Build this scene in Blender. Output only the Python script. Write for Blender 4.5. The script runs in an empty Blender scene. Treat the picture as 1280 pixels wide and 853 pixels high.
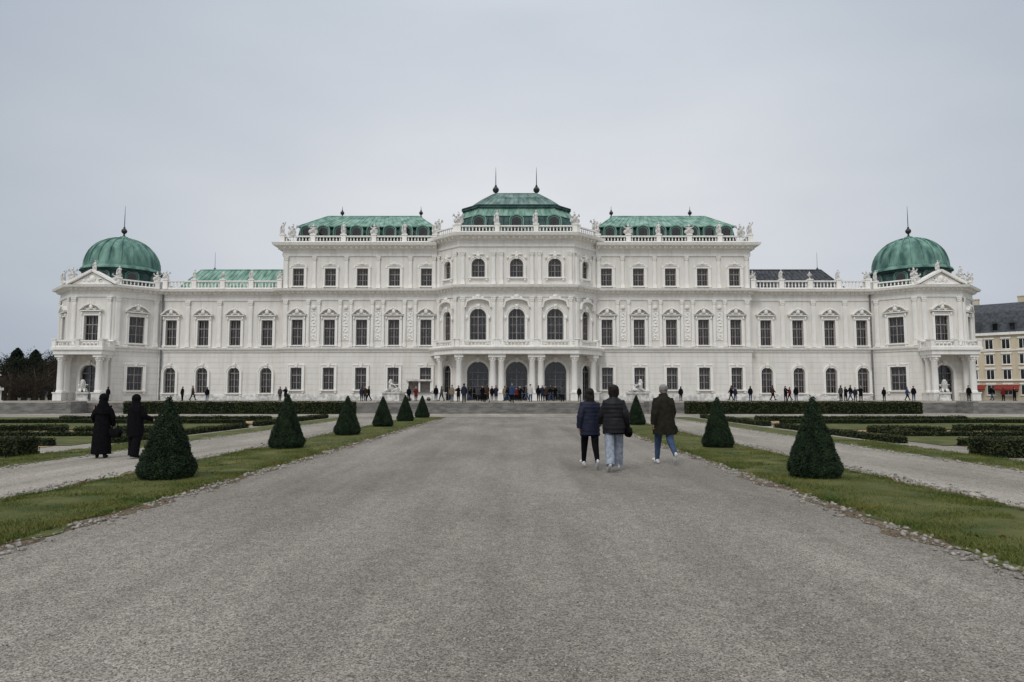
import bpy, math, random
import numpy as np
from mathutils import Matrix, Vector, noise
R = math.radians
random.seed(7); rng = np.random.default_rng(7)
sc = bpy.context.scene; col = sc.collection
F = 853.0; PITCH = math.atan(67.5/F); EYE = 1.6
def gx(px, Y): return (px-640)/F*Y/1.003

# ------------------------------------------------------------------ materials
def pmat(name, c1, c2=None, rough=.8, scale=3., stretch=(1,1,1), bump=0., bscale=60., lo=.35, hi=.65, spec=.3, detail=6., metal=0., ior=1.5):
    m = bpy.data.materials.new(name); m.use_nodes = True
    nt = m.node_tree; N = nt.nodes; L = nt.links
    b = N['Principled BSDF']; b.inputs['Roughness'].default_value = rough
    b.inputs['Specular IOR Level'].default_value = spec; b.inputs['Metallic'].default_value = metal; b.inputs['IOR'].default_value = ior
    if c2 is None: c2 = tuple(min(1, c*1.25) for c in c1); c1 = tuple(c*.8 for c in c1)
    tc = N.new('ShaderNodeTexCoord'); mp = N.new('ShaderNodeMapping'); mp.inputs['Scale'].default_value = stretch
    L.new(tc.outputs['Object'], mp.inputs['Vector'])
    n = N.new('ShaderNodeTexNoise'); n.inputs['Scale'].default_value = scale; n.inputs['Detail'].default_value = detail
    L.new(mp.outputs[0], n.inputs['Vector'])
    r = N.new('ShaderNodeValToRGB'); e = r.color_ramp.elements
    e[0].position = lo; e[1].position = hi; e[0].color = (*c1, 1); e[1].color = (*c2, 1)
    L.new(n.outputs['Fac'], r.inputs['Fac']); L.new(r.outputs['Color'], b.inputs['Base Color'])
    if bump:
        n2 = N.new('ShaderNodeTexNoise'); n2.inputs['Scale'].default_value = bscale; n2.inputs['Detail'].default_value = 4
        L.new(tc.outputs['Object'], n2.inputs['Vector'])
        bp = N.new('ShaderNodeBump'); bp.inputs['Strength'].default_value = bump; bp.inputs['Distance'].default_value = .02
        L.new(n2.outputs['Fac'], bp.inputs['Height']); L.new(bp.outputs[0], b.inputs['Normal'])
    return m

def gravel_mat(name, c, fine=95., big=.3):
    m = bpy.data.materials.new(name); m.use_nodes = True
    nt = m.node_tree; N = nt.nodes; L = nt.links; b = N['Principled BSDF']; b.inputs['Roughness'].default_value = .95
    b.inputs['Specular IOR Level'].default_value = .1
    tc = N.new('ShaderNodeTexCoord')
    vo = N.new('ShaderNodeTexVoronoi'); vo.inputs['Scale'].default_value = fine; L.new(tc.outputs['Object'], vo.inputs['Vector'])
    sep = N.new('ShaderNodeSeparateColor'); L.new(vo.outputs['Color'], sep.inputs[0])
    r1 = N.new('ShaderNodeValToRGB'); e = r1.color_ramp.elements
    e[0].position = .0; e[0].color = (*(x*.42 for x in c), 1); e[1].position = 1; e[1].color = (*(x*1.58 for x in c), 1)
    L.new(sep.outputs[0], r1.inputs['Fac'])
    def nz(scale, st, lo, hi, a, z, dt=8, rg=.65):
        mp = N.new('ShaderNodeMapping'); mp.inputs['Scale'].default_value = st; L.new(tc.outputs['Object'], mp.inputs[0])
        n = N.new('ShaderNodeTexNoise'); n.inputs['Scale'].default_value = scale; n.inputs['Detail'].default_value = dt; n.inputs['Roughness'].default_value = rg
        L.new(mp.outputs[0], n.inputs['Vector'])
        r = N.new('ShaderNodeValToRGB'); e = r.color_ramp.elements
        e[0].position = lo; e[0].color = (*a, 1); e[1].position = hi; e[1].color = (*z, 1)
        L.new(n.outputs['Fac'], r.inputs['Fac']); return r.outputs[0]
    def mul(a, bb):
        x = N.new('ShaderNodeMix'); x.data_type = 'RGBA'; x.blend_type = 'MULTIPLY'; x.inputs['Factor'].default_value = 1
        L.new(a, x.inputs[6]); L.new(bb, x.inputs[7]); return x.outputs[2]
    out = mul(r1.outputs[0], nz(big, (1, .4, 1), .33, .66, (.68, .67, .655), (1.14, 1.135, 1.13)))
    out = mul(out, nz(1.1, (1, .05, 1), .35, .65, (.84, .84, .835), (1.1, 1.1, 1.1), 4))
    out = mul(out, nz(7, (1, 1, 1), .3, .7, (.70, .70, .70), (1.22, 1.22, 1.22), 9, .8))
    L.new(out, b.inputs['Base Color'])
    bp = N.new('ShaderNodeBump'); bp.inputs['Strength'].default_value = .55; bp.inputs['Distance'].default_value = .007
    L.new(vo.outputs['Distance'], bp.inputs['Height']); bp.invert = True; L.new(bp.outputs[0], b.inputs['Normal'])
    return m

def plaster(name, c, rust=False):
    m = bpy.data.materials.new(name); m.use_nodes = True
    nt = m.node_tree; N = nt.nodes; L = nt.links; b = N['Principled BSDF']; b.inputs['Roughness'].default_value = .9
    b.inputs['Specular IOR Level'].default_value = .15
    tc = N.new('ShaderNodeTexCoord')
    def nz(scale, st, lo, hi, a, z):
        mp = N.new('ShaderNodeMapping'); mp.inputs['Scale'].default_value = st; L.new(tc.outputs['Object'], mp.inputs[0])
        n = N.new('ShaderNodeTexNoise'); n.inputs['Scale'].default_value = scale; n.inputs['Detail'].default_value = 7; n.inputs['Roughness'].default_value = .6
        L.new(mp.outputs[0], n.inputs['Vector'])
        r = N.new('ShaderNodeValToRGB'); e = r.color_ramp.elements
        e[0].position = lo; e[0].color = (*a, 1); e[1].position = hi; e[1].color = (*z, 1)
        L.new(n.outputs['Fac'], r.inputs['Fac']); return r.outputs[0], n.outputs['Fac']
    a, _ = nz(.35, (1, 1, 1), .3, .65, tuple(x*.92 for x in c), c)
    s, _ = nz(1.1, (2.2, 2.2, .25), .28, .55, (.86, .845, .815), (1, 1, 1))
    x = N.new('ShaderNodeMix'); x.data_type = 'RGBA'; x.blend_type = 'MULTIPLY'; x.inputs['Factor'].default_value = 1
    L.new(a, x.inputs[6]); L.new(s, x.inputs[7]); out = x.outputs[2]
    if rust:
        sp = N.new('ShaderNodeSeparateXYZ'); L.new(tc.outputs['Object'], sp.inputs[0])
        md = N.new('ShaderNodeMath'); md.operation = 'MODULO'; md.inputs[1].default_value = .74; L.new(sp.outputs['Z'], md.inputs[0])
        gt = N.new('ShaderNodeMath'); gt.operation = 'GREATER_THAN'; gt.inputs[1].default_value = .055; L.new(md.outputs[0], gt.inputs[0])
        bp = N.new('ShaderNodeBump'); bp.inputs['Strength'].default_value = .6; bp.inputs['Distance'].default_value = .03
        L.new(gt.outputs[0], bp.inputs['Height']); L.new(bp.outputs[0], b.inputs['Normal'])
        y = N.new('ShaderNodeMix'); y.data_type = 'RGBA'; L.new(gt.outputs[0], y.inputs['Factor'])
        y.inputs[6].default_value = tuple(q*.82 for q in c)+(1,); L.new(out, y.inputs[7]); out = y.outputs[2]
    L.new(out, b.inputs['Base Color'])
    return m

W = (.755, .73, .685)
M_wall = plaster('wall_plaster', W); M_rust = plaster('banded_plaster', W, True)
M_trim = plaster('trim_plaster', (.85, .83, .79)); M_stone = pmat('statue_stone', (.40, .39, .365), (.74, .72, .685), .9, 2.5)
M_copper = pmat('copper_roof', (.085, .185, .145), (.29, .44, .365), .65, .75, (1.6, 1, .5), lo=.34, hi=.68, spec=.2, detail=8)
M_copper2 = pmat('copper_dome', (.042, .105, .088), (.19, .335, .275), .65, .8, (1.3, 1.3, .3), lo=.36, hi=.68, spec=.2, detail=9)
M_copper3 = pmat('copper_grey', (.075, .125, .11), (.21, .30, .265), .65, .7, (1.6, 1, .5), lo=.34, hi=.68, spec=.2, detail=8)
M_mans = pmat('mansard_dark', (.016, .042, .042), (.045, .10, .09), .6, 1.5)
M_slate = pmat('slate_roof', (.03, .034, .04), (.075, .08, .09), .7, 2)
M_glass = pmat('window_glass', (.005, .005, .006), (.07, .074, .082), .05, .7, (1, 1, .6), spec=.5, lo=.45, hi=.78, ior=1.6)  # paler noise patches in the base colour imitate sky reflections on the panes
M_frame = pmat('window_frame', (.20, .175, .16), (.30, .275, .255), .6, 3)
M_frame2 = pmat('window_frame_grey', (.10, .10, .10), (.19, .19, .19), .6, 3)
M_iron = pmat('dark_metal', (.02, .022, .022), (.05, .055, .05), .5, 3)
M_pipe = pmat('downpipe_metal', (.10, .105, .11), (.2, .2, .2), .5, 3)
M_step = pmat('step_stone', (.12, .115, .108), (.23, .22, .2), .9, 1.2, (1, 1, 3), bump=.2)
M_gravel = gravel_mat('gravel', (.255, .233, .204))
M_gravel2 = gravel_mat('pale_gravel', (.32, .294, .255))
M_gravel3 = gravel_mat('terrace_gravel', (.31, .285, .245))
M_soil = gravel_mat('bed_soil', (.37, .265, .16), 40)
M_earth = gravel_mat('edge_earth', (.135, .105, .07), 50, 1.5)
M_ground = pmat('far_ground', (.09, .09, .06), (.16, .15, .12), .95, .2)
M_lawn = pmat('lawn_turf', (.042, .060, .013), (.115, .112, .030), .95, 1.3, bump=.8, bscale=50, detail=9)
M_blade = pmat('grass_blade', (.045, .082, .013), (.155, .15, .038), .7, 1.1, lo=.36, hi=.66, spec=.15)
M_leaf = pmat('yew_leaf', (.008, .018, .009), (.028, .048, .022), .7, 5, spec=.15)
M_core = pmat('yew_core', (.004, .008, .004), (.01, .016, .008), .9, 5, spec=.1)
M_box = pmat('box_leaf', (.018, .028, .011), (.062, .070, .026), .7, 3, spec=.15)
M_ever = pmat('evergreen_leaf', (.007, .013, .008), (.022, .032, .018), .8, 1, spec=.1)
M_brown = pmat('bare_twig', (.03, .024, .018), (.065, .05, .038), .9, 1, spec=.1)
M_trunk = pmat('tree_bark', (.03, .022, .016), (.07, .055, .04), .9, 3)
M_peb = pmat('pebble_stone', (.12, .108, .09), (.42, .39, .345), .85, 14, lo=.3, hi=.72)
M_grit = pmat('grit_stone', (.11, .10, .086), (.46, .425, .375), .9, 23, lo=.3, hi=.7)
M_leafdead = pmat('dead_leaf', (.09, .045, .018), (.2, .12, .05), .8, 9)

# ------------------------------------------------------------------ mesh collector
class MB:
    def __init__(s): s.v = []; s.f = []
    def add(s, V, Fc, M=None):
        b = len(s.v)
        if M is not None: V = [M @ Vector(p) for p in V]
        s.v += [tuple(p) for p in V]; s.f += [tuple(i+b for i in f) for f in Fc]
    def quad(s, a, b, c, d, M=None): s.add([a, b, c, d], [(0, 1, 2, 3)], M)
    def box(s, x0, x1, y0, y1, z0, z1, M=None):
        s.add([(x0,y0,z0),(x1,y0,z0),(x1,y1,z0),(x0,y1,z0),(x0,y0,z1),(x1,y0,z1),(x1,y1,z1),(x0,y1,z1)],
              [(0,3,2,1),(4,5,6,7),(0,1,5,4),(1,2,6,5),(2,3,7,6),(3,0,4,7)], M)
    def tube(s, pts, rad, seg=10, M=None, cap=True, ref=(1,0,0)):
        pts = [Vector(p) for p in pts]; n = len(pts); V = []; Fc = []; ref = Vector(ref)
        for i, p in enumerate(pts):
            t = (pts[min(i+1, n-1)]-pts[max(i-1, 0)]).normalized()
            rf = ref if abs(ref.dot(t)) < .95 else Vector((0, 1, 0))
            u = (rf-t*rf.dot(t)).normalized(); w = t.cross(u)
            r = rad[i] if isinstance(rad, (list, tuple)) else rad
            rx, ry = r if isinstance(r, (list, tuple)) else (r, r)
            for k in range(seg):
                a = 2*math.pi*k/seg; V.append(p+u*(rx*math.cos(a))+w*(ry*math.sin(a)))
        for i in range(n-1):
            for k in range(seg):
                k2 = (k+1) % seg; Fc.append((i*seg+k, i*seg+k2, (i+1)*seg+k2, (i+1)*seg+k))
        if cap: Fc.append(tuple(range(seg-1, -1, -1))); Fc.append(tuple((n-1)*seg+k for k in range(seg)))
        s.add(V, Fc, M)
    def lathe(s, prof, c=(0, 0, 0), seg=16, M=None):
        V = []; Fc = []; n = len(prof)
        for r, z in prof:
            for k in range(seg):
                a = 2*math.pi*(k+.5)/seg; V.append((c[0]+r*math.cos(a), c[1]+r*math.sin(a), c[2]+z))
        for i in range(n-1):
            for k in range(seg):
                k2 = (k+1) % seg; Fc.append((i*seg+k, i*seg+k2, (i+1)*seg+k2, (i+1)*seg+k))
        Fc.append(tuple(range(seg-1, -1, -1))); Fc.append(tuple((n-1)*seg+k for k in range(seg)))
        s.add(V, Fc, M)
    def blob(s, c, r, M=None, seg=8, rings=5, jit=0.):
        if not isinstance(r, (tuple, list)): r = (r, r, r)
        V = [(c[0], c[1], c[2]-r[2])]; Fc = []
        for i in range(1, rings):
            ph = -math.pi/2+math.pi*i/rings
            for k in range(seg):
                a = 2*math.pi*k/seg; j = 1+random.uniform(-jit, jit)
                V.append((c[0]+r[0]*j*math.cos(ph)*math.cos(a), c[1]+r[1]*j*math.cos(ph)*math.sin(a), c[2]+r[2]*j*math.sin(ph)))
        V.append((c[0], c[1], c[2]+r[2])); T = len(V)-1
        for k in range(seg):
            k2 = (k+1) % seg; Fc.append((0, 1+k2, 1+k)); Fc.append((T, T-seg+k, T-seg+k2))
            for i in range(rings-2): Fc.append((1+i*seg+k, 1+i*seg+k2, 1+(i+1)*seg+k2, 1+(i+1)*seg+k))
        s.add(V, Fc, M)
    def prism(s, poly, y0, y1, M=None):
        n = len(poly)
        V = [(x, y0, z) for x, z in poly]+[(x, y1, z) for x, z in poly]
        s.add(V, [tuple(range(n)), tuple(range(2*n-1, n-1, -1))]+[(i, (i+1) % n, n+(i+1) % n, n+i) for i in range(n)], M)
    def ribbon(s, pts, t, y0, y1, M=None):
        n = len(pts); V = []; Fc = []
        for i, (x, z) in enumerate(pts):
            a = Vector(pts[max(i-1, 0)]); b = Vector(pts[min(i+1, n-1)]); d = (b-a).normalized(); q = Vector((-d.y, d.x))*t/2
            V += [(x-q.x, y0, z-q.y), (x+q.x, y0, z+q.y), (x+q.x, y1, z+q.y), (x-q.x, y1, z-q.y)]
        for i in range(n-1):
            for k in range(4): Fc.append((i*4+k, i*4+(k+1) % 4, (i+1)*4+(k+1) % 4, (i+1)*4+k))
        Fc += [(3, 2, 1, 0), tuple((n-1)*4+k for k in range(4))]
        s.add(V, Fc, M)
    def sweep(s, path, prof, closed=False, dz=0.):
        n = len(path); V = []; Fc = []; P = [Vector(p) for p in path]
        def nrm(a, b): d = (b-a).normalized(); return Vector((d.y, -d.x))
        for i in range(n):
            if closed: n1 = nrm(P[i-1], P[i]); n2 = nrm(P[i], P[(i+1) % n])
            else:
                n1 = nrm(P[i-1], P[i]) if i > 0 else nrm(P[0], P[1]); n2 = nrm(P[i], P[i+1]) if i < n-1 else n1
            m = (n1+n2)/(1+n1.dot(n2))
            for o, z in prof: V.append((P[i].x+m.x*o, P[i].y+m.y*o, z+dz))
        k = len(prof)
        for i in range(n if closed else n-1):
            j = (i+1) % n
            for q in range(k-1): Fc.append((i*k+q, j*k+q, j*k+q+1, i*k+q+1))
        if not closed: Fc += [tuple(range(k)), tuple((n-1)*k+q for q in range(k-1, -1, -1))]
        s.add(V, Fc)
    def build(s, name, mat, parent=None, loc=None, smooth=True, ang=38):
        me = bpy.data.meshes.new(name); me.from_pydata(s.v, [], s.f); me.materials.append(mat)
        if smooth and len(me.polygons):
            me.polygons.foreach_set('use_smooth', [True]*len(me.polygons)); me.set_sharp_from_angle(angle=R(ang))
        me.update()
        o = bpy.data.objects.new(name, me); col.objects.link(o); o.parent = parent
        if loc is not None: o.location = loc
        return o

def fastobj(name, V, per, mat, parent=None, faces=None):
    me = bpy.data.meshes.new(name); V = np.asarray(V, dtype=np.float32)
    if faces is None: idx = np.arange(len(V), dtype=np.int32)
    else: idx = np.asarray(faces, dtype=np.int32).ravel()
    nf = len(idx)//per
    me.vertices.add(len(V)); me.vertices.foreach_set('co', V.ravel())
    me.loops.add(len(idx)); me.loops.foreach_set('vertex_index', idx)
    me.polygons.add(nf); me.polygons.foreach_set('loop_start', np.arange(nf, dtype=np.int32)*per)
    me.materials.append(mat); me.update(calc_edges=True); me.validate()
    o = bpy.data.objects.new(name, me); col.objects.link(o); o.parent = parent
    return o
def nrmz(a): return a/np.maximum(np.linalg.norm(a, axis=1, keepdims=True), 1e-9)
def leafmesh(name, P, size, mat, parent=None, N=None, aspect=.5):
    n = len(P); a = nrmz(rng.normal(size=(n, 3)))
    if N is not None: a = nrmz(a*.9+N*.7)
    b = rng.normal(size=(n, 3)); b = nrmz(b-(b*a).sum(1, keepdims=True)*a); c = np.cross(a, b)
    sz = size*(.6+.8*rng.random((n, 1)))
    V = np.stack([P-b*sz, P+c*sz*aspect, P+b*sz, P-c*sz*aspect], 1).reshape(-1, 3)
    return fastobj(name, V, 4, mat, parent)

def tag(o, label=None, cat=None, group=None, kind=None):
    if label: o['label'] = label
    if cat: o['category'] = cat
    if group: o['group'] = group
    if kind: o['kind'] = kind
    return o
def empty(name, loc, rz=0., label=None, cat=None, group=None):
    o = bpy.data.objects.new(name, None); col.objects.link(o); o.location = loc; o.rotation_euler = (0, 0, rz)
    o.empty_display_size = .2
    return tag(o, label, cat, group)
def copy_tree(o, parent=None):
    c = o.copy(); col.objects.link(c); c.parent = parent
    for ch in list(o.children): copy_tree(ch, c)
    return c

# ------------------------------------------------------------------ setting: ground
def lane(x, y): return x-.45+.0125*y
def sheet(name, x0, x1, y0, y1, z, mat, nx=1, ny=1, jit=0., crown=0., skew=True):
    if x0 > x1: x0, x1 = x1, x0
    V = []; Fc = []
    for j in range(ny+1):
        y = y0+(y1-y0)*j/ny
        for i in range(nx+1):
            t = i/nx; x = x0+(x1-x0)*t
            if jit and i in (0, nx): x += jit*noise.noise((x0*3+i, y*1.3, 0))*2+jit*noise.noise((x0*3+i, y*4, 5))*1.3
            zz = z+crown*math.sin(math.pi*t)**.4 + (crown*.6*noise.noise((x*1.5, y*1.5, 0)) if crown and 0 < i < nx else 0)
            V.append((lane(x, y) if skew else x, y, zz))
    for j in range(ny):
        for i in range(nx): a = j*(nx+1)+i; Fc.append((a, a+1, a+nx+2, a+nx+1))
    mb = MB(); mb.add(V, Fc); o = mb.build(name, mat); o['kind'] = 'structure'; return o
sheet('ground', -2500, 2500, -600, 4000, -.03, M_ground, skew=False)
sheet('parterre_ground', -60, 60, -12, 62, -.012, M_gravel2, skew=False)
sheet('gravel_path', -5.6, 5.6, -12, 50, 0, M_gravel)
sheet('cross_path', -60, 60, 49.5, 60.5, .014, M_gravel2, skew=False)
for s in (-1, 1):
    sheet('side_path', s*7.3, s*11.3, -12, 50, -.004, M_gravel2)
    sheet('lawn_margin', s*4.84, s*7.6, -10, 49, .004, M_earth, 2, 300, .13)
    sheet('lawn', s*5.06, s*7.38, -10, 49, .010, M_lawn, 14, 300, .12, .04)
    sheet('lawn', s*11.1, s*12.6, -10, 48, .004, M_lawn, 6, 160, .07, .03)
    sheet('lawn', s*13.9, s*46, 21.9, 26.6, .004, M_lawn, 60, 8, .04, .03)
    sheet('lawn', s*13.9, s*46, 31.6, 38.4, .004, M_lawn, 60, 8, .04, .03)
    sheet('lawn', s*13.8, s*46, 42.6, 48.8, .004, M_lawn, 60, 8, .04, .03)
    sheet('flower_bed', s*14.2, s*44, 18.9, 21.6, .003, M_soil, 20, 4, .1)
    sheet('flower_bed', s*14.2, s*44, 26.9, 31.4, .003, M_soil, 20, 4, .1)
    sheet('flower_bed', s*14.2, s*44, 38.8, 42.3, .003, M_soil, 20, 4, .1)
# terrace and steps
mb = MB(); mb.box(-62, 62, 60.6, 170, -.02, .9); o = mb.build('terrace', M_gravel3, smooth=False); o['kind'] = 'structure'
mb = MB(); mb.box(-47, 49, 60.25, 60.58, 0, .93); o = mb.build('terrace_edge', M_step, smooth=False); o['kind'] = 'structure'
def steps(x0, x1, name='steps'):
    mb = MB()
    for k in range(6): mb.box(x0, x1, 58.2+.35*k, 60.245, .0+.15*k+.002*(k > 0), .15*(k+1))
    for xx in (x0-.45, x1+.02): mb.box(xx, xx+.43, 58.0, 60.24, 0, 1.05)
    o = mb.build(name, M_step, smooth=False); o['kind'] = 'structure'
steps(-11, 11.6); steps(-47, -37.8); steps(39.5, 50)

# grass blades, pebbles, grit, leaves
def grass(s, x0, x1, y0, y1, dens, h):
    n = int((x1-x0)*(y1-y0)*dens); x = x0+(x1-x0)*rng.random(n); y = y0+(y1-y0)*rng.random(n)
    edge = np.minimum(x-x0, x1-x)
    keep = np.array([noise.noise((a*1.2, b*1.2, 3)) > -.40 and e > .09+.16*noise.noise((b*1.1, a-e, s))+.1*noise.noise((b*4, a-e, 2)) for a, b, e in zip(x, y, edge)]); x = x[keep]; y = y[keep]; n = len(x)
    P = np.stack([lane(s*x, y), y, np.full(n, .02)], 1)
    a = rng.random(n)*6.283; d = np.stack([np.cos(a), np.sin(a), np.zeros(n)], 1)*.006
    hh = h*(.5+rng.random((n, 1))); tip = P+np.stack([rng.normal(size=n)*.025, rng.normal(size=n)*.025, np.ones(n)], 1)*np.concatenate([np.ones((n, 2)), hh], 1)
    return np.stack([P-d, P+d, tip], 1).reshape(-1, 3)
G = []
for s in (-1, 1):
    G.append(grass(s, 4.98, 7.45, 4, 11, 3200, .04)); G.append(grass(s, 4.98, 7.45, 11, 20, 1800, .045)); G.append(grass(s, 4.98, 7.45, 20, 48, 350, .05))
    G.append(grass(s, 11.1, 12.6, 10, 24, 900, .045))
o = fastobj('grass', np.concatenate(G), 3, M_blade)
tag(o, 'short patchy winter grass on the strips beside the gravel path', 'grass', kind='stuff')
ICO_V = []; ph = (1+5**.5)/2
for a, b in ((-1, ph), (1, ph), (-1, -ph), (1, -ph)): ICO_V.append((a, b, 0))
for a, b in ((-1, ph), (1, ph), (-1, -ph), (1, -ph)): ICO_V.append((0, a, b))
for a, b in ((ph, -1), (ph, 1), (-ph, -1), (-ph, 1)): ICO_V.append((a, 0, b))
ICO_V = np.array(ICO_V)/1.9
ICO_F = np.array([(0,11,5),(0,5,1),(0,1,7),(0,7,10),(0,10,11),(1,5,9),(5,11,4),(11,10,2),(10,7,6),(7,1,8),(3,9,4),(3,4,2),(3,2,6),(3,6,8),(3,8,9),(4,9,5),(2,4,11),(6,2,10),(8,6,7),(9,8,1)])
def stones(name, P, size, mat, label, cat):
    n = len(P); sz = size*(.4+1.2*rng.random((n, 1, 1))**2)*(.7+.6*rng.random((n, 1, 3)))*np.array([1, 1, .65])
    V = (ICO_V[None]*(1+.25*rng.normal(size=(n, 12, 1)))*sz+P[:, None, :]).reshape(-1, 3)
    Fc = (ICO_F[None]+12*np.arange(n)[:, None, None]).reshape(-1)
    o = fastobj(name, V, 3, mat, faces=Fc); tag(o, label, cat, kind='stuff'); return o
PP = []
for s in (-1, 1):
    for x0, sd, dn in ((4.93, .13, 45), (7.6, .16, 100), (10.95, .12, 25)):
        n = int(40*dn); y = 4+40*rng.random(n)**1.4
        x = s*(x0+rng.normal(size=n)*sd)
        kp = np.array([noise.noise((s*3+x0, b*.8, 4))+.3*noise.noise((x0, b*3, s)) > -.12 for b in y]) | (rng.random(n) < .25); x = x[kp]; y = y[kp]
        PP.append(np.stack([lane(x, y), y, np.full(len(x), .010)], 1))
stones('edging_pebbles', np.concatenate(PP), .027, M_peb, 'pale rounded pebbles lying along the lawn edges', 'pebbles')
n = 30000; y = 3.4+8*rng.random(n)**1.5; x = (rng.random(n)*2-1)*np.minimum(4.9, y*.8)
stones('loose_grit', np.stack([lane(x, y), y, np.full(n, .0015)], 1), .0064, M_grit, 'loose grit scattered over the near gravel path', 'grit')
n = 900; y = 5+28*rng.random(n); x = np.where(rng.random(n) < .5, -1, 1)*(4.7+2.9*rng.random(n))
o = leafmesh('fallen_leaves', np.stack([lane(x, y), y, np.full(n, .05)], 1), .025, M_leafdead, N=np.tile([0, 0, 1.], (n, 1)), aspect=.7)
tag(o, 'brown fallen leaves scattered on the lawn edges', 'leaves', kind='stuff')

# ------------------------------------------------------------------ topiary cones
def cone_r(t): return .52*(min(1, .86+1.6*t) if t < .0875 else ((1-t)/.9125)**.94)
def make_cone():
    root = empty('cone_shrub', (0, 0, 0))
    n = 22000; t = 1-np.sqrt(1-rng.random(n)*.998); t = np.clip(t, 0, 1); a = rng.random(n)*6.2832
    r = np.array([cone_r(q) for q in t])
    lump = np.array([1+.06*noise.noise((math.cos(A)*2.2, math.sin(A)*2.2, q*5))+.07*noise.noise((math.cos(A)*6, math.sin(A)*6, q*14)) for A, q in zip(a, t)])
    r = r*lump*(1-.18*rng.random(n)**2)+rng.normal(size=n)*.011
    P = np.stack([r*np.cos(a), r*np.sin(a), .05+t*1.56+rng.normal(size=n)*.012], 1)
    N = np.stack([np.cos(a), np.sin(a), np.full(n, .45)], 1)
    leafmesh('crown', P, .022, M_leaf, root, N, .35)
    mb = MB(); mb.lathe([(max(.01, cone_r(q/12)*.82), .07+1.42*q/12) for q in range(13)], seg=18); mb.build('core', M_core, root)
    mb = MB(); mb.tube([(0, 0, -.02), (0, 0, .3), (0, 0, .6)], [.05, .04, .03], 8); mb.build('trunk', M_trunk, root)
    return root
cone0 = make_cone()
CON = [(212, 13.0, 1.0, 1.0, 'clipped dark cone shrub on the left lawn, largest and nearest to the camera'),
 (360, 20.3, 1.0, 1.04, 'clipped cone shrub on the left lawn, second from the camera'),
 (435, 27.0, 1.0, 1.0, 'clipped cone shrub on the left lawn, third from the camera'),
 (479, 34.0, 1.0, .98, 'clipped cone shrub on the left lawn, fourth from the camera'),
 (507, 41.0, 1.0, 1.02, 'clipped cone shrub on the left lawn, fifth from the camera'),
 (528, 47.5, 1.0, 1.0, 'clipped cone shrub at the far end of the left row'),
 (1015, 13.2, .95, 1.0, 'clipped dark cone shrub on the right lawn, largest and nearest to the camera'),
 (896, 20.6, .90, .98, 'clipped cone shrub on the right lawn, second from the camera'),
 (795, 36.0, .95, 1.02, 'clipped cone shrub on the right lawn beside the man in the olive jacket'),
 (831, 27.2, .9, .95, 'clipped cone shrub on the right lawn hidden behind the man in the olive jacket')]
for i, (px, Y, sw, sh, lab) in enumerate(CON):
    o = cone0 if i == 0 else copy_tree(cone0)
    o.location = (gx(px, Y), Y, .02); o.scale = (sw, sw, sh); o.rotation_euler = (0, 0, i*1.3)
    tag(o, lab, 'shrub', 'clipped cone shrubs along the gravel path')

# ------------------------------------------------------------------ hedges
def hedge(pts, w, h, label, dens=420, leaf=.035, z=0.):
    pts = [Vector(p) for p in pts]; c = pts[0]
    root = empty('box_hedge', (c.x, c.y, z), 0, label, 'hedge', 'clipped hedges of the parterre')
    mb = MB(); P = []; NN = []
    n = len(pts); Ls = []; Rs = []
    for i in range(n):
        d = (pts[min(i+1, n-1)]-pts[max(i-1, 0)]).normalized(); q = Vector((-d.y, d.x))
        Ls.append(pts[i]-c+q*w*.44); Rs.append(pts[i]-c-q*w*.44)
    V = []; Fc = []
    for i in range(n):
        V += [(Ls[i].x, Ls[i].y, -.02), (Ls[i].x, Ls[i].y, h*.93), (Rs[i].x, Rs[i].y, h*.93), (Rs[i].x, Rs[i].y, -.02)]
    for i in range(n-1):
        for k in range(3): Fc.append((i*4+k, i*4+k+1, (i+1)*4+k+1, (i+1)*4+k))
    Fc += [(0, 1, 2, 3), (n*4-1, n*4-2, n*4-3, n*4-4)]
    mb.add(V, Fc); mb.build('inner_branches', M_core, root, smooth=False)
    for i in range(n-1):
        a, b = pts[i]-c, pts[i+1]-c; L = (b-a).length; d = (b-a)/L; q = Vector((-d.y, d.x))
        m = int(L*(w+2*h)*dens); u = rng.random(m)*L; s = rng.random(m)*(w+2*h)
        off = np.where(s < h, -w/2, np.where(s > h+w, w/2, s-h-w/2)); zz = np.where(s < h, s, np.where(s > h+w, 2*h+w-s, h))
        nx = np.where(s < h, -1., np.where(s > h+w, 1., 0.)); nz = (nx == 0)*1.
        jj = rng.normal(size=m)*.02; off = off+nx*jj; zz = zz+nz*(jj+.02*np.sin(u*2.1+s))
        P.append(np.stack([a.x+d.x*u+q.x*off, a.y+d.y*u+q.y*off, zz], 1)); NN.append(np.stack([q.x*nx, q.y*nx, nz], 1))
    for e, o_ in ((pts[0]-c, -1), (pts[-1]-c, 1)):
        d = (pts[1]-pts[0]).normalized() if o_ < 0 else (pts[-1]-pts[-2]).normalized(); q = Vector((-d.y, d.x)); m = int(w*h*dens)
        u = (rng.random(m)-.5)*w; zz = rng.random(m)*h
        P.append(np.stack([e.x+q.x*u+d.x*o_*.01, e.y+q.y*u+d.y*o_*.01, zz], 1)); NN.append(np.tile([d.x*o_, d.y*o_, 0.], (m, 1)))
    leafmesh('foliage', np.concatenate(P), leaf, M_box, root, np.concatenate(NN), .6)
def arc(cx, cy, r, a0, a1, n=14): return [(cx+r*math.cos(R(a0+(a1-a0)*i/n)), cy+r*math.sin(R(a0+(a1-a0)*i/n))) for i in range(n+1)]
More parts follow.
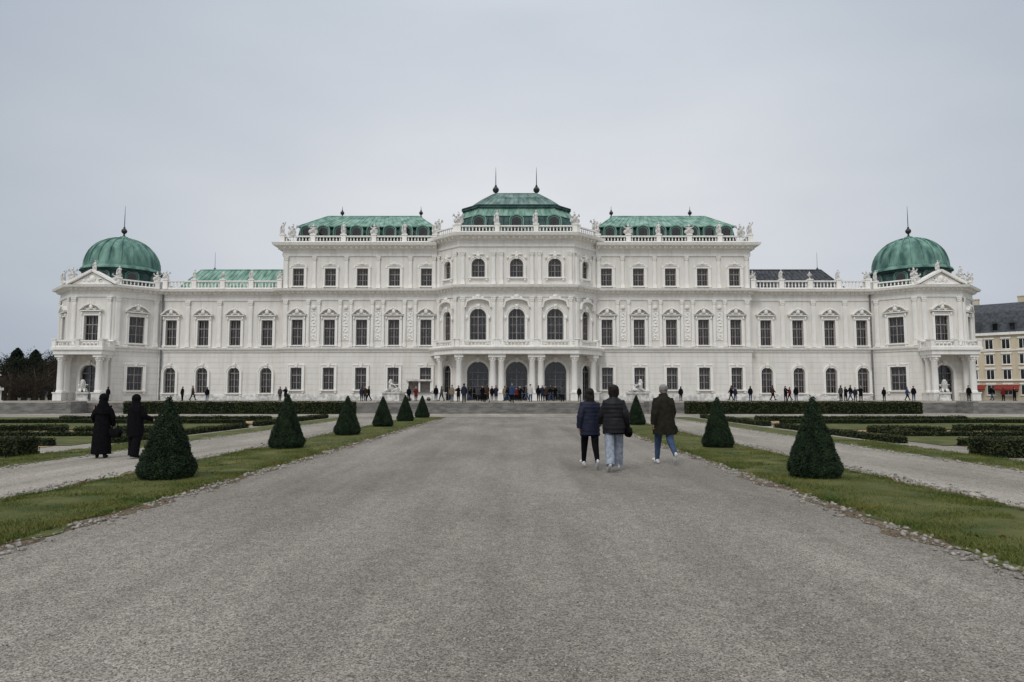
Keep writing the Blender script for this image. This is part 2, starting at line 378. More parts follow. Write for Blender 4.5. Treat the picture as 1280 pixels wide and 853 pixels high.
for s, sd in ((-1, 'left'), (1, 'right')):
    def ln(*p): return [(lane(s*x, y), y) for x, y in p]
    hedge(ln((12.5, 18.1), (19, 18.1)), .9, .46, 'thick low box hedge nearest the camera at the %s edge of the photo' % sd, 900, .026)
    hedge(ln((13.2, 23.), (13.2, 34)), .42, .2, 'near low hedge running along the %s side path' % sd)
    hedge(ln((13.2, 35.5), (13.2, 48)), .42, .24, 'far low hedge running along the %s side path' % sd)
    hedge(ln((14.4, 21.8), (24, 21.8)), .4, .2, 'low hedge crossing the %s parterre just beyond the nearest hedge' % sd)
    hedge(ln((14.6, 26.8), (18.5, 26.4), (22, 27.1), (26, 26.5), (30, 27)), .36, .18, 'wavy low hedge in front of the middle soil bed of the %s parterre' % sd)
    hedge([(lane(s*x, y), y) for x, y in arc(16.8, 29.2, 1.3, -40, 250)], .32, .22, 'innermost curled hedge ring beside the side path, %s parterre' % sd)
    hedge([(lane(s*x, y), y) for x, y in arc(21, 29.4, 1.6, -100, 190)], .35, .24, 'middle curled hedge ring in the %s parterre' % sd)
    hedge([(lane(s*x, y), y) for x, y in arc(27, 29.6, 1.9, -60, 240)], .35, .24, 'outer curled hedge ring in the %s parterre' % sd)
    hedge(ln((15, 38.5), (20, 37.8), (26, 38.8), (32, 38), (38, 38.5)), .40, .24, 'wavy low hedge behind the curled rings of the %s parterre' % sd, 300)
    hedge(ln((15, 42.5), (28, 42.5)), .45, .28, 'last low hedge before the pale cross path, %s parterre' % sd, 260, .045)
    x0, x1 = (-32.4, -13.2) if s < 0 else (14.6, 34.2)
    hedge([(x0, 57.6), (x1, 57.6)], 1.0, 1.02, 'tall dark clipped hedge below the terrace, %s of the middle steps' % sd, 200, .06)

# ------------------------------------------------------------------ palace
AX = .6
PAL = empty('palace', (AX, 88, .9), 0, 'long white baroque palace with green copper roofs and two corner domes', 'palace')
OFF = (0, -88, -.9)
def pp(name, mb, mat, smooth=True, par=None): return mb.build(name, mat, par or PAL, OFF if par is None else None, smooth)
def frame(x, Y, a): return Matrix.Translation((x, Y, 0)) @ Matrix.Rotation(R(a), 4, 'Z')

def wall_strip(mb, M, u0, u1, z0, z1, ops, rv=.42):
    cur = u0
    for cu, w, zb, zt, arch in sorted(ops):
        l, r = cu-w/2, cu+w/2
        mb.quad((cur,0,z0),(l,0,z0),(l,0,z1),(cur,0,z1), M)
        if zb > z0+.001: mb.quad((l,0,z0),(r,0,z0),(r,0,zb),(l,0,zb), M)
        if arch:
            zs = zt-w/2; pts = [(cu-w/2*math.cos(math.pi*i/12), zs+w/2*math.sin(math.pi*i/12)) for i in range(13)]
        else: zs = zt; pts = [(l, zt), (r, zt)]
        for (xa, za), (xb, zb2) in zip(pts, pts[1:]):
            mb.quad((xa,0,za),(xb,0,zb2),(xb,0,z1),(xa,0,z1), M); mb.quad((xa,0,za),(xa,rv,za),(xb,rv,zb2),(xb,0,zb2), M)
        mb.quad((l,0,zb),(l,0,zs),(l,rv,zs),(l,rv,zb), M); mb.quad((r,0,zb),(r,rv,zb),(r,rv,zs),(r,0,zs), M)
        mb.quad((l,0,zb),(l,rv,zb),(r,rv,zb),(r,0,zb), M)
        cur = r
    mb.quad((cur,0,z0),(u1,0,z0),(u1,0,z1),(cur,0,z1), M)

def outline(w, h, arch, g=0.):
    if not arch: return [(-w/2-g, 0), (-w/2-g, h+g), (w/2+g, h+g), (w/2+g, 0)]
    zs = h-w/2; r = w/2+g
    return [(-r, 0)]+[(-r*math.cos(math.pi*i/14), zs+r*math.sin(math.pi*i/14)) for i in range(15)]+[(r, 0)]
protos = {}
def win_proto(key, w, h, arch, style):
    nm = 'door' if style == 'door' else 'window'
    mb = MB(); y0, y1 = .26, .35
    if arch: mb.ribbon(outline(w, h, True, -.06), .12, y0, y1)
    else:
        for x in (-w/2, w/2-.1): mb.box(x, x+.1, y0, y1, 0, h)
        mb.box(-w/2+.1, w/2-.1, y0, y1, h-.1, h)
    mb.box(-w/2+.1, w/2-.1, y0+.004, y1, 0, .1)
    zs = h-w/2 if arch else h*.66
    mb.box(-.06, .06, y0+.006, y1, .1, h-.05); mb.box(-w/2+.1, w/2-.1, y0-.02, y1-.004, zs-.07, zs+.07)
    nb = max(2, int(zs/.85))
    for k in range(1, nb): mb.box(-w/2+.1, w/2-.1, y0+.02, y1-.01, zs*k/nb-.028, zs*k/nb+.028)
    for x in ((-w/4, w/4)): mb.box(x-.022, x+.022, y0+.024, y1-.012, .1, (h-.12 if not arch else zs+w*.38))
    o = mb.build(nm, M_frame2 if style == 'door' else M_frame, PAL, smooth=False)
    mb = MB(); mb.prism(outline(w, h, arch, -.01), .37, .41); mb.build('pane', M_glass, o, smooth=False)
    mb = MB()
    if arch:
        mb.ribbon(outline(w, h, True, .14), .26, -.14, .05); mb.ribbon(outline(w, h, True, .27), .10, -.22, .05)
        mb.prism([(-.17, h-.1), (.17, h-.1), (.26, h+.55), (-.26, h+.55)], -.32, .02)
        mb.blob((0, -.3, h+.3), (.16, .12, .22))
    else:
        for s in (-1, 1): mb.box(s*(w/2+.14)-.14, s*(w/2+.14)+.14, -.14, .05, 0, h)
        mb.box(-w/2-.28, w/2+.28, -.144, .05, h, h+.28)
        for s in (-1, 1): mb.box(s*(w/2+.31)-.05, s*(w/2+.31)+.05, -.22, .05, -.02, h+.33)
        mb.box(-w/2-.36, w/2+.36, -.224, .05, h+.28, h+.36)
    if style != 'door':
        mb.box(-w/2-.42, w/2+.42, -.32, .2, -.16, -.001)
        for s in (-1, 1): mb.box(s*(w/2+.2)-.12, s*(w/2+.2)+.12, -.24, 0, -.42, -.161)
    if style == 'pn':
        H = h+.52; hw = w/2+.55
        mb.box(-hw, hw, -.40, .02, H, H+.12)
        for s in (-1, 1):
            mb.ribbon([(s*hw*(1-.78*i/8), H+.16+.72*math.sin(math.pi/2*i/8)**1.1) for i in range(9)], .16, -.50, .02)
            mb.blob((s*hw*.2, -.38, H+.92), (.15, .13, .15)); mb.blob((s*(w/2+.25), -.22, h+.2), (.13, .12, .26))
            mb.tube([(s*.2, -.2, H+.3), (s*.5, -.2, H+.24), (s*.75, -.2, H+.38)], [.1, .12, .06], 6)
        mb.blob((0, -.3, H+.55), (.27, .16, .36)); mb.blob((0, -.3, H+1.02), (.17, .14, .2))
    if style == 'cpn':
        H = h+.62; hw = w/2+.6
        mb.ribbon([(-hw, H-.5)]+[(hw*math.sin(R(-60+120*i/12)), H+.75*math.cos(R(-60+120*i/12))-.1) for i in range(13)]+[(hw, H-.5)], .18, -.52, .02)
        mb.blob((0, -.36, H+.9), (.4, .2, .32)); 
        for s in (-1, 1): mb.blob((s*.55, -.3, H+.75), (.25, .15, .2)); mb.blob((s*(w/2+.35), -.22, h*.72), (.18, .14, .3))
    if style == 'third':
        for s in (-1, 1):
            mb.blob((s*(w/2+.3), -.18, h+.12), (.14, .1, .2)); mb.tube([(0, -.18, h+.62), (s*.4, -.18, h+.5), (s*.75, -.16, h+.56)], [.1, .12, .05], 6)
        mb.blob((0, -.2, h+.66), (.2, .12, .24))
    if style == 'gf' and not arch: mb.prism([(-.16, h+.02), (.16, h+.02), (.24, h+.62), (-.24, h+.62)], -.28, .02)
    mb.build('surround', M_trim, o)
    return o
DIM = {'wing_arch': (1.55, 3.45, True, 'gf'), 'gf': (1.5, 2.95, False, 'gf'), 'pn': (1.5, 3.45, False, 'pn'), 'third': (1.5, 2.4, False, 'third'),
       'cpn': (2.15, 4.2, True, 'cpn'), 'cthird': (1.75, 2.5, True, 'third'), 'cdoor': (2.8, 5.0, True, 'door'), 'chpn': (1.5, 4.0, True, 'cpn'),
       'chdoor': (1.7, 4.6, True, 'door'), 'pvup': (1.85, 3.5, False, 'pn'), 'pvlow': (1.9, 3.1, False, 'gf'), 'pvdoor': (2.2, 4.6, True, 'door'), 'chthird': (1.35, 2.4, True, 'third')}
def place(key, M, a, cu, zb):
    p = M @ Vector((cu, 0, zb))
    if key not in protos: o = protos[key] = win_proto(key, *DIM[key])
    else: o = copy_tree(protos[key], PAL)
    o.location = (p.x, p.y-88, p.z-.9); o.rotation_euler = (0, 0, R(a))
def facade(x, Y, a, u0, u1, gf, pn, th=None, top=21.0):
    M = frame(x, Y, a); m1 = MB(); m2 = MB()
    def ops(l): return [(cu, DIM[k][0], zb, zb+DIM[k][1], DIM[k][2]) for k, cu, zb in l]
    wall_strip(m1, M, u0, u1, .9, 7.4, ops(gf)); wall_strip(m2, M, u0, u1, 7.4, 15.0, ops(pn))
    if th is not None: wall_strip(m2, M, u0, u1, 15.0, top, ops(th))
    pp('banded_wall', m1, M_rust, False); pp('wall', m2, M_wall, False)
    for k, cu, zb in gf+pn+(th or []): place(k, M, a, cu, zb)
BAY = [12.15+4.32*i for i in range(5)]; WB = [33.75+4.32*i for i in range(4)]
for s in (-1, 1):
    A = sorted(s*b for b in BAY); B = sorted(s*b for b in WB)
    u0, u1 = (-31.5, -10.7) if s < 0 else (10.7, 31.5)
    facade(0, 91.2, 0, u0, u1, [('gf', u, 2.3) for u in A], [('pn', u, 8.25) for u in A], [('third', u, 16.25) for u in A])
    u0, u1 = (-48.34, -31.5) if s < 0 else (31.5, 48.34)
    facade(0, 92, 0, u0, u1, [('wing_arch', u, 1.85) for u in B], [('pn', u, 8.25) for u in B])
    mb = MB(); xs = s*31.5
    mb.quad((xs,91.2,.9),(xs,91.999,.9),(xs,91.999,15),(xs,91.2,15)); mb.quad((xs,91.2,15),(xs,107,15),(xs,107,21.2),(xs,91.2,21.2))
    mb.quad((s*10.7, 91.2, 20.9), (s*10.7, 107, 20.9), (s*10.7, 107, 22.6), (s*10.7, 91.2, 22.6))
    pp('side_wall', mb, M_wall, False)
facade(0, 88, 0, -7.5, 7.5, [('cdoor', u, .9) for u in (-5, 0, 5)], [('cpn', u, 8.6) for u in (-5, 0, 5)], [('cthird', u, 16.9) for u in (-5, 0, 5)], 21.6)
for s in (-1, 1):
    facade(s*9.1, 89.6, s*45, -2.2627, 2.2627, [('chdoor', 0, .9)], [('chpn', 0, 8.6)], [('chthird', 0, 16.9)], 21.6)
mb = MB(); mb.quad((-48, 107, .9), (48, 107, .9), (48, 107, 15), (-48, 107, 15)); mb.quad((-31.5, 107, 15), (31.5, 107, 15), (31.5, 107, 21.2), (-31.5, 107, 21.2)); pp('rear_wall', mb, M_wall, False)
# cornices
P_str = [(-.02,7.3),(.12,7.33),(.15,7.55),(.38,7.7),(.45,7.92),(-.02,8.02)]
P_mid = [(-.02,14.3),(.12,14.33),(.16,14.62),(.08,14.68),(.08,15.1),(.36,15.2),(.45,15.42),(.95,15.52),(1.05,15.8),(-.02,15.95)]
P_top = [(-.02,20.3),(.14,20.33),(.17,20.65),(.1,20.7),(.1,21.2),(.42,21.3),(.55,21.55),(1.15,21.65),(1.28,22.0),(-.02,22.15)]
P_pl = [(-.02,.9),(.17,.9),(.17,1.55),(.1,1.72),(-.02,1.72)]
def dentils(mb, path, o0, o1, z0, z1, sp=.62, w=.26):
    P = [Vector(p) for p in path]
    for a, b in zip(P, P[1:]):
        d = (b-a); L = d.length; d /= L; ang = math.atan2(d.y, d.x); n = max(1, int(L/sp))
        M = Matrix.Translation((a.x, a.y, 0)) @ Matrix.Rotation(ang, 4, 'Z')
        for k in range(n): u = L*(k+.5)/n; mb.box(u-w/2, u+w/2, -o1, -o0, z0, z1, M)
main = [(-31.5, 91.95), (-31.5, 91.2), (-10.7, 91.2), (-7.5, 88), (7.5, 88), (10.7, 91.2), (31.5, 91.2), (31.5, 91.95)]
for prof, nm in ((P_str, 'string_course'), (P_mid, 'cornice')):
    mb = MB(); mb.sweep(main, prof)
    if nm == 'cornice': dentils(mb, main[1:-1], .07, .62, 15.22, 15.5)
    pp(nm, mb, M_trim)
    for s in (-1, 1):
        mb = MB(); a, b = sorted((s*48.2, s*31.52)); mb.sweep([(a, 92), (b, 92)], prof)
        if nm == 'cornice': dentils(mb, [(a, 92), (b, 92)], .07, .62, 15.22, 15.5)
        pp(nm, mb, M_trim)
for s in (-1, 1):
    pth = [(-31.5, 107), (-31.5, 91.2), (-10.72, 91.2)] if s < 0 else [(10.72, 91.2), (31.5, 91.2), (31.5, 107)]
    mb = MB(); mb.sweep(pth, P_top); dentils(mb, pth, .09, .85, 21.32, 21.64, .72, .3); pp('cornice', mb, M_trim)
    pth = [(-31.5, 91.2), (-10.72, 91.2)] if s < 0 else [(10.72, 91.2), (31.5, 91.2)]
    mb = MB(); mb.sweep(pth, P_pl); pp('plinth', mb, M_stone)
    a, b = sorted((s*48.2, s*31.52)); mb = MB(); mb.sweep([(a, 92), (b, 92)], P_pl); pp('plinth', mb, M_stone)
cpath = [(-10.7, 93), (-10.7, 91.2), (-7.5, 88), (7.5, 88), (10.7, 91.2), (10.7, 93)]
mb = MB(); mb.sweep(cpath, P_top, dz=.62); dentils(mb, cpath[1:-1], .09, .85, 21.94, 22.26, .72, .3); pp('cornice', mb, M_trim)
# roof decks
mb = MB(); mb.quad((-31.5, 91.2, 22.1), (31.5, 91.2, 22.1), (31.5, 107, 22.1), (-31.5, 107, 22.1))
for s in (-1, 1): mb.quad((s*31.5, 92, 15.9), (s*48.3, 92, 15.9), (s*48.3, 107, 15.9), (s*31.5, 107, 15.9))
mb.add([(-10.7, 91.2, 22.7), (-7.5, 88, 22.7), (7.5, 88, 22.7), (10.7, 91.2, 22.7), (10.7, 107, 22.7), (-10.7, 107, 22.7)], [(0, 1, 2, 3, 4, 5)])
pp('roof_deck', mb, M_slate, False)

# pilasters
def inst(proto, x, Y, z, a):
    o = proto if 'used' not in proto else copy_tree(proto, PAL)
    if 'used' in o and o is not proto: del o['used']
    proto['used'] = 1
    o.location = (x, Y-88, z-.9); o.rotation_euler = (0, 0, R(a)); return o
def pil(h, w, relief):
    mb = MB()
    xs = (-.72, .72) if relief else (0,)
    for x in xs:
        mb.box(x-w/2-.06, x+w/2+.06, -.28, .02, 0, .45); mb.box(x-w/2, x+w/2, -.22, .02, .45, h-.62)
        mb.box(x-w/2+.09, x+w/2-.09, -.255, -.22, .75, h-.95)
        mb.box(x-w/2-.08, x+w/2+.08, -.30, .02, h-.12, h)
        for dx in (-w/2, 0, w/2): mb.blob((x+dx*.8, -.22, h-.28), (.13, .1, .16), seg=6); mb.blob((x+dx*.6, -.2, h-.5), (.11, .08, .14), seg=6)
    if relief:
        mb.box(-.42, .42, -.03, .02, .9, h-1.5); mb.ribbon([(-.42, .9), (-.42, h-1.5), (.42, h-1.5), (.42, .9), (-.42, .9)], .07, -.09, .02)
        for k in range(9): zz = 1.15+k*(h-2.9)/8; mb.blob((random.uniform(-.1, .1), -.05, zz), (random.uniform(.12, .25), .08, random.uniform(.12, .2)), seg=6); 
        for s in (-1, 1):
            for k in range(5): mb.blob((s*.25, -.05, 1.4+k*(h-3.4)/4), (.09, .06, .14), seg=6)
        mb.blob((0, -.12, h-.95), (.3, .12, .3))
    return mb.build('pilaster', M_trim, PAL)
pA = pil(6.28, .38, True); pB = pil(6.28, .5, False); pC = pil(4.33, .42, False)
for s in (-1, 1):
    for k in range(1, 5): inst(pA, s*(9.99+4.32*k), 91.2, 8.02, 0)
    inst(pB, s*31.0, 91.2, 8.02, 0)
    for k in range(6): inst(pC, s*min(31.05, max(11.1, 9.99+4.32*k)), 91.2, 15.95, 0)
    for u in (36, 40.2, 44.5): inst(pB, s*u, 92, 8.02, 0)
    for c in (-1.75, 1.75):
        M = frame(s*9.1, 89.6, s*45); p = M @ Vector((c, 0, 0)); inst(pB, p.x, p.y, 8.02, s*45); inst(pC, p.x, p.y, 15.95, s*45)
    for u in (2.0, 3.0, 7.0): inst(pB, s*u*1., 88, 8.02, 0); inst(pC, s*u*1., 88, 15.95, 0)

# balustrades
BAL = [(.07,0),(.07,.08),(.05,.12),(.11,.3),(.09,.42),(.045,.6),(.07,.68),(.07,.74)]
def balustrade(p0, p1, z, nped=4, h=1.15, pw=.62, name='balustrade', mats=M_trim):
    a = Vector(p0); d = Vector(p1)-a; L = d.length; M = Matrix.Translation((a.x, a.y, z)) @ Matrix.Rotation(math.atan2(d.y, d.x), 4, 'Z')
    mb = MB(); hb = h-.36
    pos = [L*k/nped for k in range(nped+1)]
    for u in pos: mb.box(u-pw/2, u+pw/2, -.28, .28, 0, h+.04, M); mb.box(u-pw/2-.07, u+pw/2+.07, -.35, .35, h+.04, h+.2, M)
    for u0, u1 in zip(pos, pos[1:]):
        u0 += pw/2+.002; u1 -= pw/2+.002
        if u1-u0 < .2: continue
        mb.box(u0, u1, -.2, .2, 0, .18, M); mb.box(u0, u1, -.2, .2, h-.16, h, M)
        n = max(1, int((u1-u0)/.42))
        for k in range(n): mb.lathe([(r, .18+q/.74*hb*.97) for r, q in BAL], (u0+(u1-u0)*(k+.5)/n, 0, 0), 6, M)
    pp(name, mb, mats)
    return [M @ Vector((u, 0, h+.2)) for u in pos]
ped_big = []; ped_wing = []
for s in (-1, 1):
    a, b = (-31.6, -11.0) if s < 0 else (11.0, 31.6)
    ped_big.append(balustrade((a, 90.9), (b, 90.9), 22.13, 5, .92))
    balustrade((s*31.6, 91.3), (s*31.6, 106), 22.13, 4, .92)
    a, b = (-47.6, -32.1) if s < 0 else (32.1, 47.6)
    ped_wing.append(balustrade((a, 91.8), (b, 91.8), 15.93, 4))
ped_c = balustrade((-7.6, 87.8), (7.6, 87.8), 22.75, 3, .95)
for s in (-1, 1): balustrade((s*7.95, 88.15), (s*10.8, 91.0), 22.75, 1, .95)

# skin helper for organic figures
def skin_mesh(joints, edges, radii, root=0, sub=1):
    me = bpy.data.meshes.new('sk'); me.from_pydata(joints, edges, []); o = bpy.data.objects.new('sk', me); col.objects.link(o)
    o.modifiers.new('s', 'SKIN')
    for i, r in enumerate(radii):
        d = me.skin_vertices[0].data[i]; d.radius = (r, r) if not isinstance(r, tuple) else r; d.use_root = (i == root)
    m = o.modifiers.new('u', 'SUBSURF'); m.levels = sub; m.render_levels = sub
    dg = bpy.context.evaluated_depsgraph_get(); dg.update()
    ev = o.evaluated_get(dg); em = ev.to_mesh()
    V = [tuple(v.co) for v in em.vertices]; Fc = [tuple(p.vertices) for p in em.polygons]
    ev.to_mesh_clear(); bpy.data.objects.remove(o); bpy.data.meshes.remove(me)
    return V, Fc
# rooftop figures
def fig_statue(v):
    J = [(0,0,.95),(0,0,1.2),(0,0,1.42),(0,0,1.56),(0,-.02,1.72),(.1,0,.9),(.14,-.06,.5),(.15,0,.08),(-.1,0,.9),(-.1,-.02,.5),(-.1,0,.08),
         (.2,0,1.42),(.36,-.05,1.62) if v == 0 else (.32,-.1,1.2),(.42,-.1,1.92) if v == 0 else (.12,-.24,1.1),(-.2,0,1.42),(-.34,-.05,1.18),(-.28,-.2,.98)]
    E = [(0,1),(1,2),(2,3),(3,4),(0,5),(5,6),(6,7),(0,8),(8,9),(9,10),(2,11),(11,12),(12,13),(2,14),(14,15),(15,16)]
    r = [.17,.15,.18,.07,.13,.13,.11,.09,.13,.11,.09,.09,.07,.055,.09,.07,.055]
    V, Fc = skin_mesh(J, E, r); mb = MB(); mb.add(V, Fc)
    mb.tube([(0,0,.02),(.02,0,.5),(.03,.02,.95),(-.03,.03,1.3)], [(.3,.22),(.24,.19),(.22,.18),(.1,.1)], 10)
    mb.tube([(-.25,.08,.0),(-.36,.06,.6),(-.3,.03,1.2),(-.15,.08,1.45)], [.13,.16,.12,.06], 7)
    mb.blob((0,.03,1.76),(.14,.15,.13),jit=.1); mb.box(-.36,.36,-.3,.3,-.02,.08)
    return mb.build('roof_statue', M_stone, PAL)
def trophy():
    mb = MB(); mb.box(-.4,.4,-.3,.3,-.02,.12); mb.tube([(0,0,.1),(0,0,.5),(0,0,.95),(0,0,1.1)], [(.2,.16),(.3,.22),(.34,.22),(.1,.1)], 10)
    mb.blob((0,0,1.28),(.17,.2,.2)); mb.tube([(0,0,1.35),(.0,.1,1.62),(.02,.26,1.5)], [.06,.11,.03], 6)
    for s in (-1,1):
        mb.tube([(s*.1,.1,.2),(s*.62,.1,1.45)], [.03,.025], 6); mb.tube([(s*.45,.12,1.0),(s*.68,.16,1.3),(s*.78,.2,1.05)], [.05,.15,.04], 6)
        mb.blob((s*.42,-.1,.42),(.28,.1,.34)); mb.blob((s*.3,-.12,.98),(.15,.14,.13))
    return mb.build('trophy', M_stone, PAL)
def vase():
    mb = MB(); mb.lathe([(.26,0),(.26,.1),(.12,.2),(.1,.35),(.3,.6),(.36,.85),(.28,.95),(.34,1.05),(.2,1.12),(.1,1.3),(.03,1.5)], seg=10)
    for s in (-1,1): mb.tube([(s*.3,0,.6),(s*.5,0,.8),(s*.34,0,1.0)], .04, 5)
    return mb.build('roof_vase', M_stone, PAL)
SA, SB, TR, VA = fig_statue(0), fig_statue(1), trophy(), vase()
def put(p, x, Y, z, rz, sc_): o = inst(p, x, Y, z, rz); o.scale = (sc_,)*3; return o
for L_ in ped_big:
    for i, p in enumerate(L_): put((SA, TR, SB, TR, SB, SA)[i], p.x, p.y, p.z, random.uniform(-25, 25), .9)
for s in (-1, 1): put(TR, s*30.3, 90.9, 23.05, s*20, 1.0)
for L_ in ped_wing:
    for i, p in enumerate(L_): put((TR, SB, VA, SB, TR)[i], p.x, p.y, p.z, random.uniform(-25, 25), .72)
for i, p in enumerate(ped_c): put((TR, SA, SB, TR)[i], p.x, p.y, p.z, random.uniform(-20, 20), .98)
for s in (-1, 1): put(TR, s*10.6, 91.0, 23.85, s*40, .95); put(SB, s*31.6, 98, 23.25, 0, .9)

# roofs with standing seams
def slope(mb, ms, bl, br, tr, tl, sp=.7):
    mb.quad(bl, br, tr, tl); bl, br, tr, tl = map(Vector, (bl, br, tr, tl)); n = max(2, int((br-bl).length/sp))
    nn = (br-bl).cross(tl-bl).normalized()
    for k in range(n+1):
        a = bl.lerp(br, k/n); b = tl.lerp(tr, k/n)
        if (b-a).length < .05: continue
        d = (br-bl).normalized()*.045
        ms.add([a-d, a+d, b+d, b-d, a+nn*.07, b+nn*.07], [(0, 4, 5, 3), (1, 2, 5, 4), (0, 1, 4), (3, 5, 2)])
def hip(name, bx0, bx1, by0, by1, z0, rx0, rx1, ry0, ry1, z1, mat, sp=.7):
    mb = MB()
    a, b, c, d = (bx0,by0,z0),(bx1,by0,z0),(bx1,by1,z0),(bx0,by1,z0); e, f, g, h = (rx0,ry0,z1),(rx1,ry0,z1),(rx1,ry1,z1),(rx0,ry1,z1)
    for q in ((a,b,f,e),(b,c,g,f),(c,d,h,g),(d,a,e,h)): slope(mb, mb, *q, sp=sp)
    mb.quad(e, f, g, h)
    for p, q in ((a,e),(b,f),(e,f),(a,b)): mb.tube([p, q], .11, 6)
    return pp(name, mb, mat, False)
def dormer_proto():
    mb = MB(); mb.prism([(-.62,0),(-.62,.9)]+[(-.62*math.cos(math.pi*i/8), .9+.5*math.sin(math.pi*i/8)) for i in range(1,8)]+[(.62,.9),(.62,0)], -.1, 1.6)
    mb.ribbon([(-.74,.0),(-.74,.92)]+[(-.76*math.cos(math.pi*i/8), .95+.58*math.sin(math.pi*i/8)) for i in range(1,8)]+[(.74,.92),(.74,0)], .13, -.22, .1)
    o = mb.build('dormer', M_copper, PAL)
    mb = MB(); mb.prism([(-.52,.05),(-.52,.9)]+[(-.52*math.cos(math.pi*i/8), .9+.40*math.sin(math.pi*i/8)) for i in range(1,8)]+[(.52,.9),(.52,.05)], -.13, -.105)
    mb.build('pane', M_glass, o, smooth=False); return o
DOR = dormer_proto()
def finial(x, Y, z, s=1., spike=1.2, nm='finial'):
    mb = MB(); mb.lathe([(.3*s,0),(.3*s,.12*s),(.14*s,.25*s),(.12*s,.5*s),(.34*s,.7*s),(.42*s,.95*s),(.3*s,1.2*s),(.12*s,1.35*s),(.16*s,1.45*s),(.06*s,1.6*s),(.045*s,1.6*s+spike*.5),(.015,1.6*s+spike)], (x, Y, z), 12)
    pp(nm, mb, M_iron)
for s in (-1, 1):
    x0, x1 = sorted((s*11.2, s*30.3))
    hip('mansard', x0+.1, x1-.1, 92.3, 106, 22.1, x0+.5, x1-.5, 93.0, 105.2, 24.75, M_mans, .9)
    hip('roof', x0+.1, x1-.1, 92.6, 105.6, 24.753, x0+2.9, x1-2.9, 97.6, 100.6, 27.5, M_copper)
    for k in range(8): o = inst(DOR, x0+1.6+k*(x1-x0-3.2)/7, 92.1, 23.05, 0); o.scale = (1.12,)*3
    for fx in (s*13.9, s*25.4): finial(fx, 98, 27.45, .72, .5)
    if s < 0: hip('roof', -47.4, -32.2, 94, 105.5, 16.0, -45.5, -31.9, 97.5, 101.5, 19.6, M_copper)
    else: hip('roof', 32.2, 46.2, 94, 105.5, 16.0, 32.2, 44.0, 97.5, 101.5, 19.6, M_slate)
    finial(s*44.2, 99, 19.5, .5, 2.2)
    mb = MB(); mb.tube([(s*47.9, 91.75, 1.), (s*47.9, 91.75, 15.5)], .12, 8); pp('downpipe', mb, M_pipe)
# centre roof
def ring(hw, y0, y1, c, z): return [(-hw, y0+c, z), (-hw+c, y0, z), (hw-c, y0, z), (hw, y0+c, z), (hw, y1, z), (-hw, y1, z)]
def loft_roof(name, r0, r1, mat, sp=.75, cap=False):
    mb = MB()
    for i in range(6): slope(mb, mb, r0[i], r0[(i+1) % 6], r1[(i+1) % 6], r1[i], sp)
    for i in range(6): mb.tube([r0[i], r1[i]], .1, 6); mb.tube([r1[i], r1[(i+1) % 6]], .09, 6)
    if cap: mb.add(r1, [tuple(range(6))])
    pp(name, mb, mat, False)
A0 = ring(8.9, 89.3, 106, 2.4, 22.8); A1 = ring(8.0, 90.3, 105, 2.3, 25.6); A2 = ring(7.2, 91.2, 104, 2.2, 27.0)
loft_roof('mansard', A0, A1, M_mans); loft_roof('roof', A1, A2, M_copper)
B0 = ring(7.5, 90.9, 104.2, 2.3, 27.003); B1 = ring(7.5, 90.9, 104.2, 2.3, 27.35); loft_roof('roof_ledge', B0, B1, M_mans, 50, True)
C0 = ring(6.9, 91.6, 104, 2.0, 27.36); C1 = ring(4.9, 94.0, 102, 1.2, 29.2); C2 = ring(3.3, 95.6, 100.5, .5, 30.3)
loft_roof('roof', C0, C1, M_copper3); loft_roof('roof', C1, C2, M_copper3, .75, True)
for x in (-5, 0, 5): o = inst(DOR, x, 89.3, 23.6, 0); o.scale = (1.25,)*3
for s in (-1, 1): finial(s*2.95, 97, 30.2, 1.15, 2.6)
# portico
ppath = [(-10.6, 88.75), (-7.7, 85.7), (7.7, 85.7), (10.6, 88.75)]
mb = MB(); mb.sweep([(-11.4, 91.15)]+ppath+[(11.4, 91.15)], [(-.02,6.75),(.1,6.78),(.1,7.25),(.32,7.4),(.42,7.62),(-.02,7.7)])
mb.add([(x, y, 6.76) for x, y in [(-11.4, 91.15)]+ppath+[(11.4, 91.15)]], [tuple(range(6))]); mb.add([(x, y, 7.68) for x, y in [(-11.4, 91.15)]+ppath+[(11.4, 91.15)]], [tuple(range(6))])
pp('portico_slab', mb, M_trim, False)
balustrade((-7.5, 85.85), (7.5, 85.85), 7.7, 3, .85, .5, 'balcony_rail')
for s in (-1, 1): balustrade((s*7.9, 86.2), (s*10.5, 88.9), 7.7, 1, .85, .5, 'balcony_rail')
mb = MB(); mb.box(-.55,.55,-.55,.55,0,.9); mb.box(-.62,.62,-.62,.62,.9,1.05)
mb.lathe([(.46,1.05),(.46,1.2),(.38,1.3),(.40,2.2),(.36,4.9),(.42,5.0),(.36,5.1),(.5,5.45)], seg=16); mb.box(-.55,.55,-.55,.55,5.45,5.86)
for k in range(8): a = k*math.pi/4; mb.blob((.42*math.cos(a), .42*math.sin(a), 5.25), (.12, .12, .18), seg=6)
COLM = mb.build('column', M_trim, PAL)
for u in (-7.3, -3.05, -1.95, 1.95, 3.05, 7.3): inst(COLM, u, 86.4, .9, 0)
for s in (-1, 1): inst(COLM, s*9.95, 88.9, .9, s*45)
